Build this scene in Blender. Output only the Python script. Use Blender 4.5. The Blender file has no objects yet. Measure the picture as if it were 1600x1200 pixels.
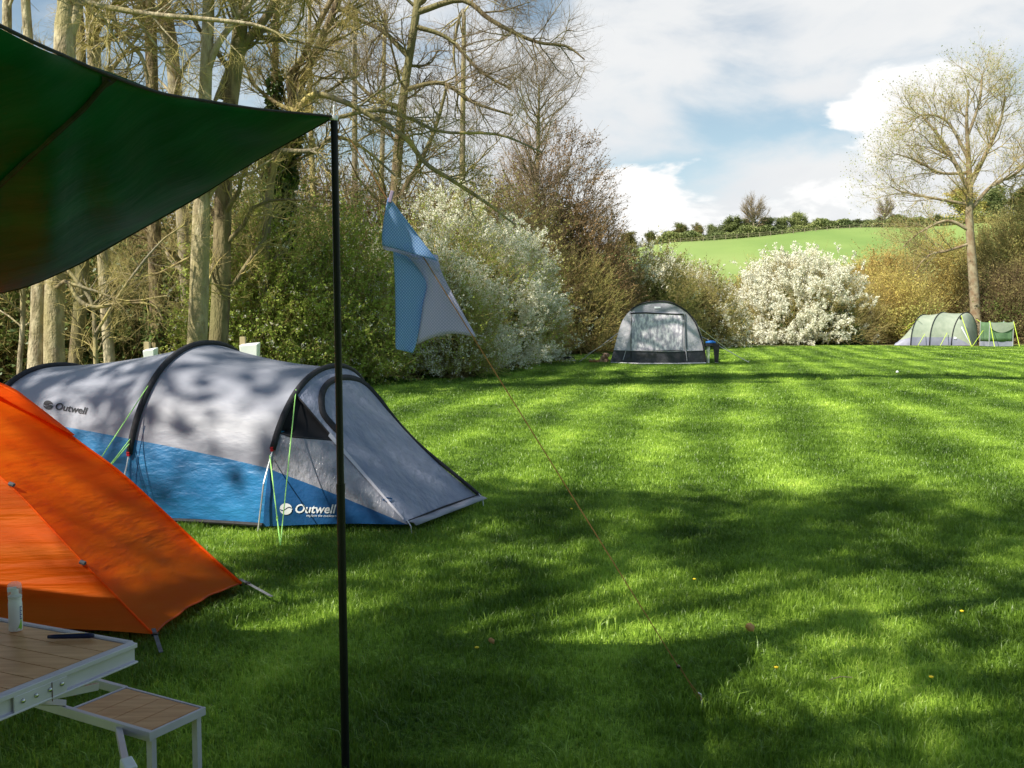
import bpy, math, random
import numpy as np
from mathutils import Vector, Matrix
from mathutils.bvhtree import BVHTree

R_ = math.radians
scene = bpy.context.scene
col = scene.collection

# ------------------------------------------------------------------ camera
CAM_Z = 1.3
F_PX = 1500.0
PITCH = math.atan(94.0 / 1500.0)
cd = bpy.data.cameras.new("camera")
cam = bpy.data.objects.new("camera", cd)
col.objects.link(cam)
cam.location = (0, 0, CAM_Z)
cam.rotation_euler = (math.pi / 2 - PITCH, 0, 0)
cd.sensor_width = 36.0
cd.lens = 36.0 * F_PX / 1600.0
cd.clip_start = 0.05
cd.clip_end = 3000
scene.camera = cam

# ------------------------------------------------------------------ light
SUN_EL = R_(45.8)
SUN_H = Vector((-0.8, -0.6))          # horizontal direction towards the sun
S_DIR = Vector((SUN_H.x * math.cos(SUN_EL), SUN_H.y * math.cos(SUN_EL), math.sin(SUN_EL)))
sd = bpy.data.lights.new("sun", 'SUN')
sd.energy = 5.0
sd.angle = R_(0.53)
sd.color = (1.0, 0.94, 0.82)
sun = bpy.data.objects.new("sun", sd)
col.objects.link(sun)
sun.rotation_euler = S_DIR.to_track_quat('Z', 'Y').to_euler()
sun.location = (-20, -15, 30)

scene.view_settings.view_transform = 'Standard'
scene.view_settings.look = 'None'
scene.view_settings.exposure = 0.72
scene.view_settings.gamma = 1.0
scene.view_settings.use_curve_mapping = False


def NT(tree):
    """tiny node helper: n('ShaderNodeX', inputs..., attr=value)"""
    def n(t, ins=None, **kw):
        nd = tree.nodes.new(t)
        for k, v in kw.items():
            setattr(nd, k, v)
        for k, v in (ins or {}).items():
            s = nd.inputs[k]
            if isinstance(v, bpy.types.NodeSocket):
                tree.links.new(v, s)
            else:
                s.default_value = v
        return nd
    return n


def make_world():
    w = bpy.data.worlds.new("World")
    scene.world = w
    w.use_nodes = True
    t = w.node_tree
    t.nodes.clear()
    n = NT(t)
    m = lambda op, a, b=0.0, c=0.0, clamp=False: n('ShaderNodeMath', {0: a, 1: b, 2: c}, operation=op, use_clamp=clamp).outputs[0]
    sky = n('ShaderNodeTexSky', sky_type='NISHITA', sun_disc=False, sun_elevation=SUN_EL,
            sun_rotation=math.atan2(SUN_H.x, SUN_H.y), air_density=1.0, dust_density=0.6, ozone_density=1.4)
    skyc = n('ShaderNodeVectorMath', {0: sky.outputs[0], 3: 0.066}, operation='SCALE').outputs[0]
    tc = n('ShaderNodeTexCoord').outputs['Generated']
    sp = n('ShaderNodeSeparateXYZ', {0: tc})
    X, Y, Z = sp.outputs
    az = m('MULTIPLY', m('ARCTAN2', X, Y), 57.2958)
    hz = m('SQRT', m('ADD', m('MULTIPLY', X, X), m('MULTIPLY', Y, Y)))
    el = m('MULTIPLY', m('ARCTAN2', Z, hz), 57.2958)
    p = n('ShaderNodeCombineXYZ', {0: m('MULTIPLY', az, 0.05), 1: m('MULTIPLY', el, 0.115), 2: 0.3}).outputs[0]
    n1 = n('ShaderNodeTexNoise', {'Vector': p, 'Scale': 2.2, 'Detail': 8.0, 'Roughness': 0.55, 'Distortion': 0.3})
    n2 = n('ShaderNodeTexNoise', {'Vector': p, 'Scale': 1.1, 'Detail': 5.0, 'Roughness': 0.5, 'W': 3.0}, noise_dimensions='4D')
    nz = m('SUBTRACT', n1.outputs[0], 0.5)

    def blob(a, e, ra, re):
        da = m('DIVIDE', m('SUBTRACT', az, a), ra)
        de = m('DIVIDE', m('SUBTRACT', el, e), re)
        d = m('SQRT', m('ADD', m('MULTIPLY', da, da), m('MULTIPLY', de, de)))
        return m('SUBTRACT', 1.0, d)
    # openings of clear sky
    clear = m('MAXIMUM', blob(-24, 14, 26, 22), blob(15.5, 10.7, 10, 2.2))
    clear = m('MAXIMUM', clear, blob(8, 8.6, 7.5, 2.2))
    clear = m('MAXIMUM', clear, blob(24.5, 19.0, 5, 1.8))
    clear = m('MAXIMUM', clear, blob(31, 11, 6, 3.5))
    clear = m('MAXIMUM', clear, blob(1, 18.5, 3, 5))
    clear = m('MAXIMUM', clear, blob(120, 30, 60, 25))
    # only the cloud bank ahead is thick; overhead and behind it breaks up into blue
    high = n('ShaderNodeMapRange', {'Value': el, 1: 20.0, 2: 34.0, 3: 0.0, 4: 1.5}).outputs[0]
    side = n('ShaderNodeMapRange', {'Value': m('ABSOLUTE', az), 1: 38.0, 2: 62.0, 3: 0.0, 4: 1.2}).outputs[0]
    clear = m('MAXIMUM', clear, m('MAXIMUM', high, side))
    cl = m('ADD', m('MULTIPLY', clear, 1.4), m('MULTIPLY', nz, 4.6))
    cover = n('ShaderNodeMapRange', {'Value': cl, 1: -0.3, 2: 1.5, 3: 1.0, 4: 0.0}, interpolation_type='SMOOTHSTEP').outputs[0]
    # bright cumulus tops low down
    cum = m('MAXIMUM', blob(20.5, 11.4, 2.6, 1.9), blob(17.5, 7.3, 3.0, 2.2))
    cum = m('MAXIMUM', cum, blob(8.5, 6.8, 2.8, 2.2))
    cum = m('MAXIMUM', cum, blob(22.5, 8.5, 5, 4))
    cum = m('MAXIMUM', cum, blob(13, 5.5, 12, 2.2))
    cum = m('MAXIMUM', cum, blob(5.5, 8.2, 3.2, 1.6))
    cumv = m('ADD', m('MULTIPLY', cum, 1.4), m('MULTIPLY', nz, 9.0))
    cumm = n('ShaderNodeMapRange', {'Value': cumv, 1: 0.2, 2: 0.9, 3: 0.0, 4: 1.0}, interpolation_type='SMOOTHSTEP').outputs[0]
    shade = n('ShaderNodeMapRange', {'Value': m('ADD', m('MULTIPLY', n2.outputs[0], 1.0), m('MULTIPLY', nz, 0.7)), 1: 0.35, 2: 0.68, 3: 0.0, 4: 1.0}).outputs[0]
    ccol = n('ShaderNodeMix', {'Factor': shade, 'A': (0.56, 0.60, 0.66, 1), 'B': (0.86, 0.87, 0.88, 1)}, data_type='RGBA')
    ccol.inputs[0].default_value = 0.5
    t.links.new(shade, ccol.inputs[0])
    ccol.inputs[6].default_value = (0.50, 0.515, 0.53, 1)
    ccol.inputs[7].default_value = (0.575, 0.577, 0.573, 1)
    # thin veil near the horizon
    veil = n('ShaderNodeMapRange', {'Value': el, 1: 0.0, 2: 16.0, 3: 0.9, 4: 0.22}).outputs[0]
    mix0 = n('ShaderNodeMix', data_type='RGBA')
    t.links.new(veil, mix0.inputs[0])
    t.links.new(skyc, mix0.inputs[6])
    mix0.inputs[7].default_value = (0.42, 0.56, 0.60, 1)
    mix1 = n('ShaderNodeMix', data_type='RGBA')
    t.links.new(cover, mix1.inputs[0])
    t.links.new(mix0.outputs[2], mix1.inputs[6])
    t.links.new(ccol.outputs[2], mix1.inputs[7])
    mix2 = n('ShaderNodeMix', data_type='RGBA')
    t.links.new(cumm, mix2.inputs[0])
    t.links.new(mix1.outputs[2], mix2.inputs[6])
    mix2.inputs[7].default_value = (0.63, 0.63, 0.625, 1)
    bg = n('ShaderNodeBackground', {'Color': mix2.outputs[2], 'Strength': 1.0})
    out = n('ShaderNodeOutputWorld')
    t.links.new(bg.outputs[0], out.inputs[0])


make_world()

# ------------------------------------------------------------------ pixel helpers (photo is 1600 x 1200)
_c, _s = math.cos(PITCH), math.sin(PITCH)


def ray(u, v):
    a = (u - 800) / F_PX
    b = (600 - v) / F_PX
    return Vector((a, _c + b * _s, -_s + b * _c))


def W(u, v, Y):
    d = ray(u, v)
    return Vector((0, 0, CAM_Z)) + d * (Y / d.y)


def G(u, v, z=0.0):
    d = ray(u, v)
    return Vector((0, 0, CAM_Z)) + d * ((z - CAM_Z) / d.z)


def GB(u, Y):
    """ground point at depth Y in the column u"""
    p = W(u, 506, Y)
    return Vector((p.x, p.y, 0))


# ------------------------------------------------------------------ object helpers
def tag(o, label=None, cat=None, group=None, kind=None):
    if label: o['label'] = label
    if cat: o['category'] = cat
    if group: o['group'] = group
    if kind: o['kind'] = kind
    return o


def empty(name, loc, label, cat, group=None):
    o = bpy.data.objects.new(name, None)
    o.empty_display_size = 0.2
    col.objects.link(o)
    o.location = loc
    return tag(o, label, cat, group)


def link(name, me, parent=None, mat=None):
    o = bpy.data.objects.new(name, me)
    col.objects.link(o)
    if mat is not None:
        for m in (mat if isinstance(mat, (list, tuple)) else [mat]):
            me.materials.append(m)
    if parent is not None:
        o.parent = parent
        o.matrix_parent_inverse = Matrix.Translation(-Vector(parent.location))
    return o


class MB:
    """mesh builder in world space"""
    def __init__(self):
        self.v = []; self.f = []; self.m = []; self.n = 0; self.uv = []

    def add(self, verts, faces, mi=0):
        verts = np.asarray(verts, dtype=np.float64).reshape(-1, 3)
        self.v.append(verts)
        for f in faces:
            self.f.append([i + self.n for i in f]); self.m.append(mi)
        self.n += len(verts)
        return self

    def box(self, c, s, rot=None, mi=0):
        c = Vector(c); h = Vector(s) / 2
        M = rot if rot is not None else Matrix.Identity(3)
        vs = []
        for dx in (-1, 1):
            for dy in (-1, 1):
                for dz in (-1, 1):
                    vs.append(c + M @ Vector((dx * h.x, dy * h.y, dz * h.z)))
        return self.add([tuple(p) for p in vs], [(0, 1, 3, 2), (4, 6, 7, 5), (0, 4, 5, 1), (2, 3, 7, 6), (0, 2, 6, 4), (1, 5, 7, 3)], mi)

    def bar(self, a, b, w, h, up=(0, 0, 1), mi=0):
        a = Vector(a); b = Vector(b)
        d = (b - a); L = d.length; d.normalize()
        upv = Vector(up)
        x = d.cross(upv)
        if x.length < 1e-5: x = d.cross(Vector((1, 0, 0)))
        x.normalize(); z = x.cross(d)
        M = Matrix((x, d, z)).transposed()
        return self.box((a + b) / 2, (w, L, h), M, mi)

    def tube(self, pts, r, n=8, mi=0, cap=True):
        P = np.array([tuple(p) for p in pts], dtype=float)
        K = len(P)
        rr = np.full(K, r) if np.isscalar(r) else np.asarray(r, float)
        T = np.gradient(P, axis=0)
        T /= np.linalg.norm(T, axis=1, keepdims=True) + 1e-12
        ref = np.array([0, 0, 1.0]) if abs(T[:, 2]).mean() < 0.8 else np.array([0.9, 0.3, 0.1])
        A = np.cross(T, ref); A /= np.linalg.norm(A, axis=1, keepdims=True) + 1e-12
        B = np.cross(T, A)
        th = np.arange(n) * 2 * math.pi / n
        V = P[:, None, :] + rr[:, None, None] * (A[:, None, :] * np.cos(th)[None, :, None] + B[:, None, :] * np.sin(th)[None, :, None])
        F = []
        for k in range(K - 1):
            for i in range(n):
                j = (i + 1) % n
                F.append((k * n + i, k * n + j, (k + 1) * n + j, (k + 1) * n + i))
        if cap:
            F.append(tuple(range(n - 1, -1, -1))); F.append(tuple((K - 1) * n + i for i in range(n)))
        return self.add(V.reshape(-1, 3), F, mi)

    def lathe(self, c, prof, n=20, mi=0, sx=1, sy=1):
        V = []; F = []
        for r, z in prof:
            for i in range(n):
                a = 2 * math.pi * i / n
                V.append((c[0] + r * math.cos(a) * sx, c[1] + r * math.sin(a) * sy, c[2] + z))
        for k in range(len(prof) - 1):
            for i in range(n):
                j = (i + 1) % n
                F.append((k * n + i, k * n + j, (k + 1) * n + j, (k + 1) * n + i))
        F.append(tuple(range(n - 1, -1, -1))); F.append(tuple((len(prof) - 1) * n + i for i in range(n)))
        return self.add(V, F, mi)

    def grid(self, A, mi=0):
        """A: (I,J,3) array of points"""
        A = np.asarray(A, float); I, J = A.shape[:2]
        F = [(i * J + j, i * J + j + 1, (i + 1) * J + j + 1, (i + 1) * J + j) for i in range(I - 1) for j in range(J - 1)]
        return self.add(A.reshape(-1, 3), F, mi)

    def mesh(self, name, smooth=False):
        me = bpy.data.meshes.new(name)
        V = np.concatenate(self.v) if self.v else np.zeros((0, 3))
        me.from_pydata(V.tolist(), [], self.f)
        me.polygons.foreach_set('material_index', self.m)
        if smooth:
            me.polygons.foreach_set('use_smooth', [True] * len(me.polygons))
        me.update()
        return me

    def build(self, name, mat, parent=None, smooth=False, bevel=0.0, solid=0.0, subsurf=0):
        o = link(name, self.mesh(name, smooth), parent, mat)
        if solid:
            md = o.modifiers.new('solid', 'SOLIDIFY'); md.thickness = solid; md.offset = 0
        if bevel:
            md = o.modifiers.new('bevel', 'BEVEL'); md.width = bevel; md.segments = 2; md.limit_method = 'ANGLE'
        if subsurf:
            md = o.modifiers.new('ss', 'SUBSURF'); md.levels = subsurf; md.render_levels = subsurf
        return o


def quad_mesh(name, V, F, MI=None, smooth=False):
    """fast all-quad mesh from numpy"""
    me = bpy.data.meshes.new(name)
    V = np.ascontiguousarray(V, dtype=np.float32); F = np.ascontiguousarray(F, dtype=np.int32)
    me.vertices.add(len(V)); me.vertices.foreach_set('co', V.ravel())
    me.loops.add(F.size); me.loops.foreach_set('vertex_index', F.ravel())
    me.polygons.add(len(F))
    me.polygons.foreach_set('loop_start', np.arange(0, F.size, 4, dtype=np.int32))
    if MI is not None: me.polygons.foreach_set('material_index', np.asarray(MI, dtype=np.int32))
    if smooth: me.polygons.foreach_set('use_smooth', np.ones(len(F), dtype=bool))
    me.update(calc_edges=True)
    return me


class QB:
    """numpy quad collector"""
    def __init__(self): self.V = []; self.F = []; self.n = 0
    def add(self, V, F):
        if len(V) == 0: return
        self.V.append(V); self.F.append(F + self.n); self.n += len(V)
    def build(self, name, mat, parent=None, smooth=False):
        if not self.V: return None
        me = quad_mesh(name, np.concatenate(self.V), np.concatenate(self.F), None, smooth)
        return link(name, me, parent, mat)


def norm(a): return a / (np.linalg.norm(a, axis=-1, keepdims=True) + 1e-12)


def tubes(P, R, n):
    """P (B,K,3), R (B,K) -> verts, quads"""
    B, K = P.shape[:2]
    if B == 0: return np.zeros((0, 3)), np.zeros((0, 4), int)
    T = norm(np.gradient(P, axis=1))
    m = np.abs(norm(P[:, -1] - P[:, 0])[:, 2]) > 0.8
    ref = np.where(m[:, None], np.array([[0.9, 0.35, 0.1]]), np.array([[0, 0, 1.0]]))[:, None, :]
    A = norm(np.cross(T, np.broadcast_to(ref, T.shape))); Bv = np.cross(T, A)
    th = np.arange(n) * 2 * math.pi / n
    V = P[:, :, None, :] + R[:, :, None, None] * (A[:, :, None, :] * np.cos(th)[None, None, :, None] + Bv[:, :, None, :] * np.sin(th)[None, None, :, None])
    b = np.arange(B)[:, None, None] * K * n; k = np.arange(K - 1)[None, :, None] * n; i = np.arange(n)[None, None, :]; j = (i + 1) % n
    F = np.stack([b + k + i, b + k + j, b + k + n + j, b + k + n + i], -1).reshape(-1, 4)
    return V.reshape(-1, 3), F


def leaf_quads(rng, C, size, flat=0.0, aspect=1.0):
    """random diamond leaves at C (N,3)"""
    N = len(C)
    if N == 0: return np.zeros((0, 3)), np.zeros((0, 4), int)
    a = norm(rng.normal(size=(N, 3)))
    b = norm(np.cross(a, rng.normal(size=(N, 3))))
    s = (np.broadcast_to(size, (N,)) * rng.uniform(0.6, 1.3, N))[:, None]
    V = np.stack([C - a * s * aspect, C - b * s * 0.6, C + a * s * aspect, C + b * s * 0.6], 1).reshape(-1, 3)
    F = np.arange(N * 4).reshape(-1, 4)
    return V, F


def grow_level(rng, P, R, n, L, tr=(0.2, 1.0), ang=(35, 70), K=5, jit=0.18, up=0.1, rmul=0.6, rmax=None, taper=0.35, shape=0.4, droop=0.0):
    """children of every branch (P,R)"""
    B, KP = P.shape[:2]
    N = B * n
    if N == 0: return np.zeros((0, K, 3)), np.zeros((0, K))
    pi = np.repeat(np.arange(B), n)
    t = rng.uniform(tr[0], tr[1], N)
    x = t * (KP - 1); i0 = np.minimum(x.astype(int), KP - 2); f = (x - i0)[:, None]
    S = P[pi, i0] * (1 - f) + P[pi, i0 + 1] * f
    T = norm(P[pi, i0 + 1] - P[pi, i0])
    r0 = (R[pi, i0] * (1 - f[:, 0]) + R[pi, i0 + 1] * f[:, 0]) * rmul * rng.uniform(0.7, 1.1, N)
    if rmax: r0 = np.minimum(r0, rmax)
    q = norm(np.cross(T, rng.normal(size=(N, 3))))
    a = np.radians(rng.uniform(ang[0], ang[1], N))[:, None]
    d = norm(T * np.cos(a) + q * np.sin(a) + np.array([0, 0, up]))
    ln = L * rng.uniform(0.55, 1.25, N) * (1 - shape * t)
    C = np.zeros((N, K, 3)); C[:, 0] = S
    for k in range(1, K):
        C[:, k] = C[:, k - 1] + d * (ln / (K - 1))[:, None]
        d = norm(d + rng.normal(size=(N, 3)) * jit + np.array([0, 0, up * 0.5 - droop]))
    RR = r0[:, None] * np.linspace(1, taper, K)[None, :]
    return C, RR


def poly(pts, K):
    """resample polyline smoothly to K points"""
    P = np.array([tuple(p) for p in pts], float)
    n = len(P)
    x = np.linspace(0, n - 1, K)
    out = np.zeros((K, P.shape[1]))
    for c in range(P.shape[1]):
        # catmull-rom
        y = P[:, c]; ye = np.concatenate([[2 * y[0] - y[1]], y, [2 * y[-1] - y[-2]]])
        i = np.minimum(x.astype(int), n - 2); f = x - i
        p0, p1, p2, p3 = ye[i], ye[i + 1], ye[i + 2], ye[i + 3]
        out[:, c] = 0.5 * ((2 * p1) + (-p0 + p2) * f + (2 * p0 - 5 * p1 + 4 * p2 - p3) * f ** 2 + (-p0 + 3 * p1 - 3 * p2 + p3) * f ** 3)
    return out


# ------------------------------------------------------------------ materials
def mat(name, c1, c2=None, scale=5.0, rough=0.8, bump=0.0, bscale=None, transl=0.0, tcol=None, spec=0.3, c3=None, scale3=1.0,
        metal=0.0, coords='pos', stretch=(1, 1, 1), detail=4.0, sheen=0.0, lo=0.35, hi=0.65, noise_rough=0.5, bdist=0.01, alpha=1.0, rot=None):
    m = bpy.data.materials.new(name)
    m.use_nodes = True
    t = m.node_tree; t.nodes.clear(); n = NT(t)
    pos = n('ShaderNodeNewGeometry').outputs['Position'] if coords == 'pos' else n('ShaderNodeTexCoord').outputs['Object']
    mp = n('ShaderNodeMapping', {0: pos, 'Scale': stretch})
    if rot: mp.inputs['Rotation'].default_value = rot
    p = mp.outputs[0]
    colr = None
    b = n('ShaderNodeBsdfPrincipled', {'Roughness': rough, 'Metallic': metal, 'Specular IOR Level': spec, 'Alpha': alpha})
    if c2 is not None:
        nz = n('ShaderNodeTexNoise', {'Vector': p, 'Scale': scale, 'Detail': detail, 'Roughness': noise_rough})
        fac = n('ShaderNodeMapRange', {'Value': nz.outputs[0], 1: lo, 2: hi}).outputs[0]
        mx = n('ShaderNodeMix', data_type='RGBA'); t.links.new(fac, mx.inputs[0])
        mx.inputs[6].default_value = (*c1, 1); mx.inputs[7].default_value = (*c2, 1)
        colr = mx.outputs[2]
        if c3 is not None:
            nz3 = n('ShaderNodeTexNoise', {'Vector': p, 'Scale': scale3, 'Detail': 2.0, 'W': 7.0}, noise_dimensions='4D')
            f3 = n('ShaderNodeMapRange', {'Value': nz3.outputs[0], 1: 0.45, 2: 0.62}).outputs[0]
            m3 = n('ShaderNodeMix', data_type='RGBA'); t.links.new(f3, m3.inputs[0]); t.links.new(colr, m3.inputs[6])
            m3.inputs[7].default_value = (*c3, 1); colr = m3.outputs[2]
        t.links.new(colr, b.inputs['Base Color'])
    else:
        b.inputs['Base Color'].default_value = (*c1, 1)
    if bump:
        nb = n('ShaderNodeTexNoise', {'Vector': p, 'Scale': bscale or scale, 'Detail': 5.0, 'Roughness': 0.55})
        bp = n('ShaderNodeBump', {'Height': nb.outputs[0], 'Strength': bump, 'Distance': bdist})
        t.links.new(bp.outputs[0], b.inputs['Normal'])
    if sheen: b.inputs['Sheen Weight'].default_value = sheen
    surf = b.outputs[0]
    if transl:
        tr = n('ShaderNodeBsdfTranslucent')
        if tcol is not None: tr.inputs[0].default_value = (*tcol, 1)
        elif colr is not None: t.links.new(colr, tr.inputs[0])
        else: tr.inputs[0].default_value = (*c1, 1)
        mxs = n('ShaderNodeMixShader', {0: transl}); t.links.new(surf, mxs.inputs[1]); t.links.new(tr.outputs[0], mxs.inputs[2])
        surf = mxs.outputs[0]
    o = n('ShaderNodeOutputMaterial'); t.links.new(surf, o.inputs[0])
    return m


M = {}
M['bark_lichen'] = mat('bark_lichen', (0.22, 0.165, 0.085), (0.46, 0.38, 0.14), 6, 0.95, 1.4, 18, lo=0.42, hi=0.58, detail=8, c3=(0.24, 0.21, 0.15), scale3=1.6, stretch=(1, 1, 0.4), bdist=0.03)
M['bark_beech'] = mat('bark_beech', (0.26, 0.21, 0.13), (0.50, 0.43, 0.28), 9, 0.92, 1.6, 20, lo=0.42, hi=0.58, detail=8, c3=(0.33, 0.28, 0.14), scale3=2.2, stretch=(1, 1, 0.45), bdist=0.03)
M['bark_brown'] = mat('bark_brown', (0.14, 0.10, 0.06), (0.28, 0.22, 0.12), 7, 0.95, 1.5, 16, lo=0.42, hi=0.58, detail=8, c3=(0.20, 0.18, 0.08), scale3=1.5, stretch=(1, 1, 0.3), bdist=0.04)
M['bark_grey'] = mat('bark_grey', (0.20, 0.17, 0.12), (0.34, 0.29, 0.19), 8, 0.95, 0.5, 20, bdist=0.02)
M['bark_pine'] = mat('bark_pine', (0.22, 0.15, 0.09), (0.34, 0.29, 0.19), 3, 0.95, 0.5, 10, bdist=0.03)
M['twig_lichen'] = mat('twig_lichen', (0.32, 0.25, 0.11), (0.56, 0.46, 0.17), 1.2, 0.95)
M['twig_brown'] = mat('twig_brown', (0.19, 0.13, 0.07), (0.32, 0.23, 0.12), 1.0, 0.95)
M['twig_purple'] = mat('twig_purple', (0.17, 0.13, 0.09), (0.29, 0.22, 0.13), 1.0, 0.95)
M['twig_rust'] = mat('twig_rust', (0.27, 0.17, 0.09), (0.40, 0.28, 0.15), 0.7, 0.95)
M['twig_gold'] = mat('twig_gold', (0.42, 0.30, 0.11), (0.56, 0.46, 0.17), 0.6, 0.95)
M['bud_rust'] = mat('bud_rust', (0.28, 0.17, 0.085), (0.42, 0.27, 0.13), 0.6, 0.95, transl=0.2)
M['bud_gold'] = mat('bud_gold', (0.46, 0.32, 0.09), (0.58, 0.50, 0.14), 0.35, 0.9, transl=0.3, c3=(0.38, 0.42, 0.12), scale3=0.3)
M['bud_olive'] = mat('bud_olive', (0.22, 0.21, 0.07), (0.37, 0.34, 0.11), 0.6, 0.9, transl=0.25)
M['leaf_willow'] = mat('leaf_willow', (0.33, 0.36, 0.13), (0.44, 0.46, 0.20), 0.5, 0.8, transl=0.35)
M['leaf_spring'] = mat('leaf_spring', (0.25, 0.34, 0.05), (0.46, 0.54, 0.11), 1.2, 0.6, transl=0.35, spec=0.3)
M['leaf_dark'] = mat('leaf_dark', (0.05, 0.085, 0.018), (0.12, 0.17, 0.035), 1.5, 0.5, transl=0.15, spec=0.4)
M['ivy'] = mat('ivy', (0.045, 0.085, 0.018), (0.10, 0.16, 0.035), 3, 0.4, transl=0.15, spec=0.5)
M['leaf_hedge'] = mat('leaf_hedge', (0.11, 0.14, 0.05), (0.20, 0.23, 0.08), 0.12, 0.8, transl=0.25)
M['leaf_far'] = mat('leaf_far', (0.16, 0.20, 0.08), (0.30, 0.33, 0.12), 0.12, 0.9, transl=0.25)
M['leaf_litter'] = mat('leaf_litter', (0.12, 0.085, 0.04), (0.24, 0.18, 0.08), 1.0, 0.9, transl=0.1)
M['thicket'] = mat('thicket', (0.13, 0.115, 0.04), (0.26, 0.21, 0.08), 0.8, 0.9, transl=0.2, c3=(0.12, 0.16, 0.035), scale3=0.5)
M['blossom'] = mat('blossom', (0.80, 0.79, 0.64), (0.90, 0.89, 0.78), 3, 0.7, transl=0.35)
M['nettle'] = mat('nettle', (0.07, 0.16, 0.025), (0.13, 0.26, 0.04), 2.5, 0.6, transl=0.35)
M['black_metal'] = mat('black_metal', (0.008, 0.008, 0.009), rough=0.45, spec=0.3)
M['black_fabric'] = mat('black_fabric', (0.022, 0.022, 0.026), (0.035, 0.035, 0.04), 40, 0.75, 0.3, 200, bdist=0.002)
M['alu'] = mat('alu', (0.55, 0.57, 0.58), (0.66, 0.68, 0.68), 20, 0.38, metal=0.55, spec=0.5)
M['white_plastic'] = mat('white_plastic', (0.72, 0.74, 0.75), (0.80, 0.81, 0.80), 8, 0.35, spec=0.5)
M['orange_cord'] = mat('orange_cord', (0.38, 0.19, 0.07), rough=0.7)
M['lime_cord'] = mat('lime_cord', (0.45, 0.85, 0.25), rough=0.6)
M['lime_cord'].node_tree.nodes['Principled BSDF'].inputs['Base Color'].default_value = (0.42, 0.85, 0.22, 1)
M['grey_web'] = mat('grey_web', (0.07, 0.075, 0.085), (0.13, 0.135, 0.15), 60, 0.8)


# ------------------------------------------------------------------ ground, hill
def grass_color(n, t, pos):
    """procedural lawn colour from world position: patches, mowing stripes, straw"""
    mp = n('ShaderNodeMapping', {0: pos, 'Rotation': (0, 0, R_(12.0)), 'Scale': (1, 1, 0)}).outputs[0]
    n1 = n('ShaderNodeTexNoise', {'Vector': mp, 'Scale': 0.35, 'Detail': 4.0}).outputs[0]
    n2 = n('ShaderNodeTexNoise', {'Vector': mp, 'Scale': 3.2, 'Detail': 6.0, 'Roughness': 0.65}).outputs[0]
    n3 = n('ShaderNodeTexNoise', {'Vector': pos, 'Scale': 45.0, 'Detail': 2.0}).outputs[0]
    wv = n('ShaderNodeTexWave', {'Vector': mp, 'Scale': 0.27, 'Distortion': 5.0, 'Detail': 3.0, 'Detail Scale': 0.5}, wave_type='BANDS', bands_direction='X').outputs[1]
    m = lambda op, a, b=0.0, c=0.0: n('ShaderNodeMath', {0: a, 1: b, 2: c}, operation=op).outputs[0]
    s = m('ADD', m('MULTIPLY', n1, 0.65), m('MULTIPLY', n2, 0.55))
    s = m('ADD', s, m('MULTIPLY', wv, 0.15))
    s = m('ADD', s, m('MULTIPLY', n3, 0.55))
    f = n('ShaderNodeMapRange', {'Value': s, 1: 0.68, 2: 1.26}).outputs[0]
    cr = n('ShaderNodeValToRGB', {0: f})
    e = cr.color_ramp.elements
    e[0].position = 0.0; e[0].color = (0.032, 0.085, 0.008, 1)
    e[1].position = 1.0; e[1].color = (0.70, 0.80, 0.18, 1)
    x = e.new(0.45); x.color = (0.175, 0.30, 0.032, 1)
    x = e.new(0.75); x.color = (0.42, 0.61, 0.08, 1)
    return cr.outputs[0]


def ground_mat():
    m = bpy.data.materials.new('lawn'); m.use_nodes = True
    t = m.node_tree; t.nodes.clear(); n = NT(t)
    pos = n('ShaderNodeNewGeometry').outputs['Position']
    c = n('ShaderNodeVectorMath', {0: grass_color(n, t, pos), 3: 0.7}, operation='SCALE').outputs[0]   # thatch and soil under the blades
    hb = n('ShaderNodeTexNoise', {'Vector': pos, 'Scale': 40.0, 'Detail': 3.0}).outputs[0]
    hb2 = n('ShaderNodeTexNoise', {'Vector': pos, 'Scale': 4.0, 'Detail': 5.0}).outputs[0]
    s = n('ShaderNodeMath', {0: hb, 1: hb2}, operation='ADD').outputs[0]
    bp = n('ShaderNodeBump', {'Height': s, 'Strength': 0.8, 'Distance': 0.03})
    b = n('ShaderNodeBsdfPrincipled', {'Base Color': c, 'Roughness': 0.9, 'Specular IOR Level': 0.1, 'Normal': bp.outputs[0]})
    o = n('ShaderNodeOutputMaterial'); t.links.new(b.outputs[0], o.inputs[0])
    return m


def blade_mat():
    m = bpy.data.materials.new('grass_blade'); m.use_nodes = True
    t = m.node_tree; t.nodes.clear(); n = NT(t)
    pos = n('ShaderNodeNewGeometry').outputs['Position']
    c = grass_color(n, t, pos)
    b = n('ShaderNodeBsdfPrincipled', {'Base Color': c, 'Roughness': 0.42, 'Specular IOR Level': 0.5})
    tr = n('ShaderNodeBsdfTranslucent', {'Color': c})
    ms = n('ShaderNodeMixShader', {0: 0.4, 1: b.outputs[0], 2: tr.outputs[0]})
    o = n('ShaderNodeOutputMaterial'); t.links.new(ms.outputs[0], o.inputs[0])
    return m


M['lawn'] = ground_mat(); M['blade'] = blade_mat()
M['field'] = mat('field', (0.16, 0.25, 0.06), (0.22, 0.31, 0.08), 0.05, 0.9, c3=(0.28, 0.34, 0.11), scale3=0.012, stretch=(1, 0.6, 1), detail=8)


def gz(x, y):
    return 0.02 * np.sin(x * 0.5 + 1) * np.cos(y * 0.4) + 0.012 * np.sin(x * 1.7 + y * 1.1)


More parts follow.
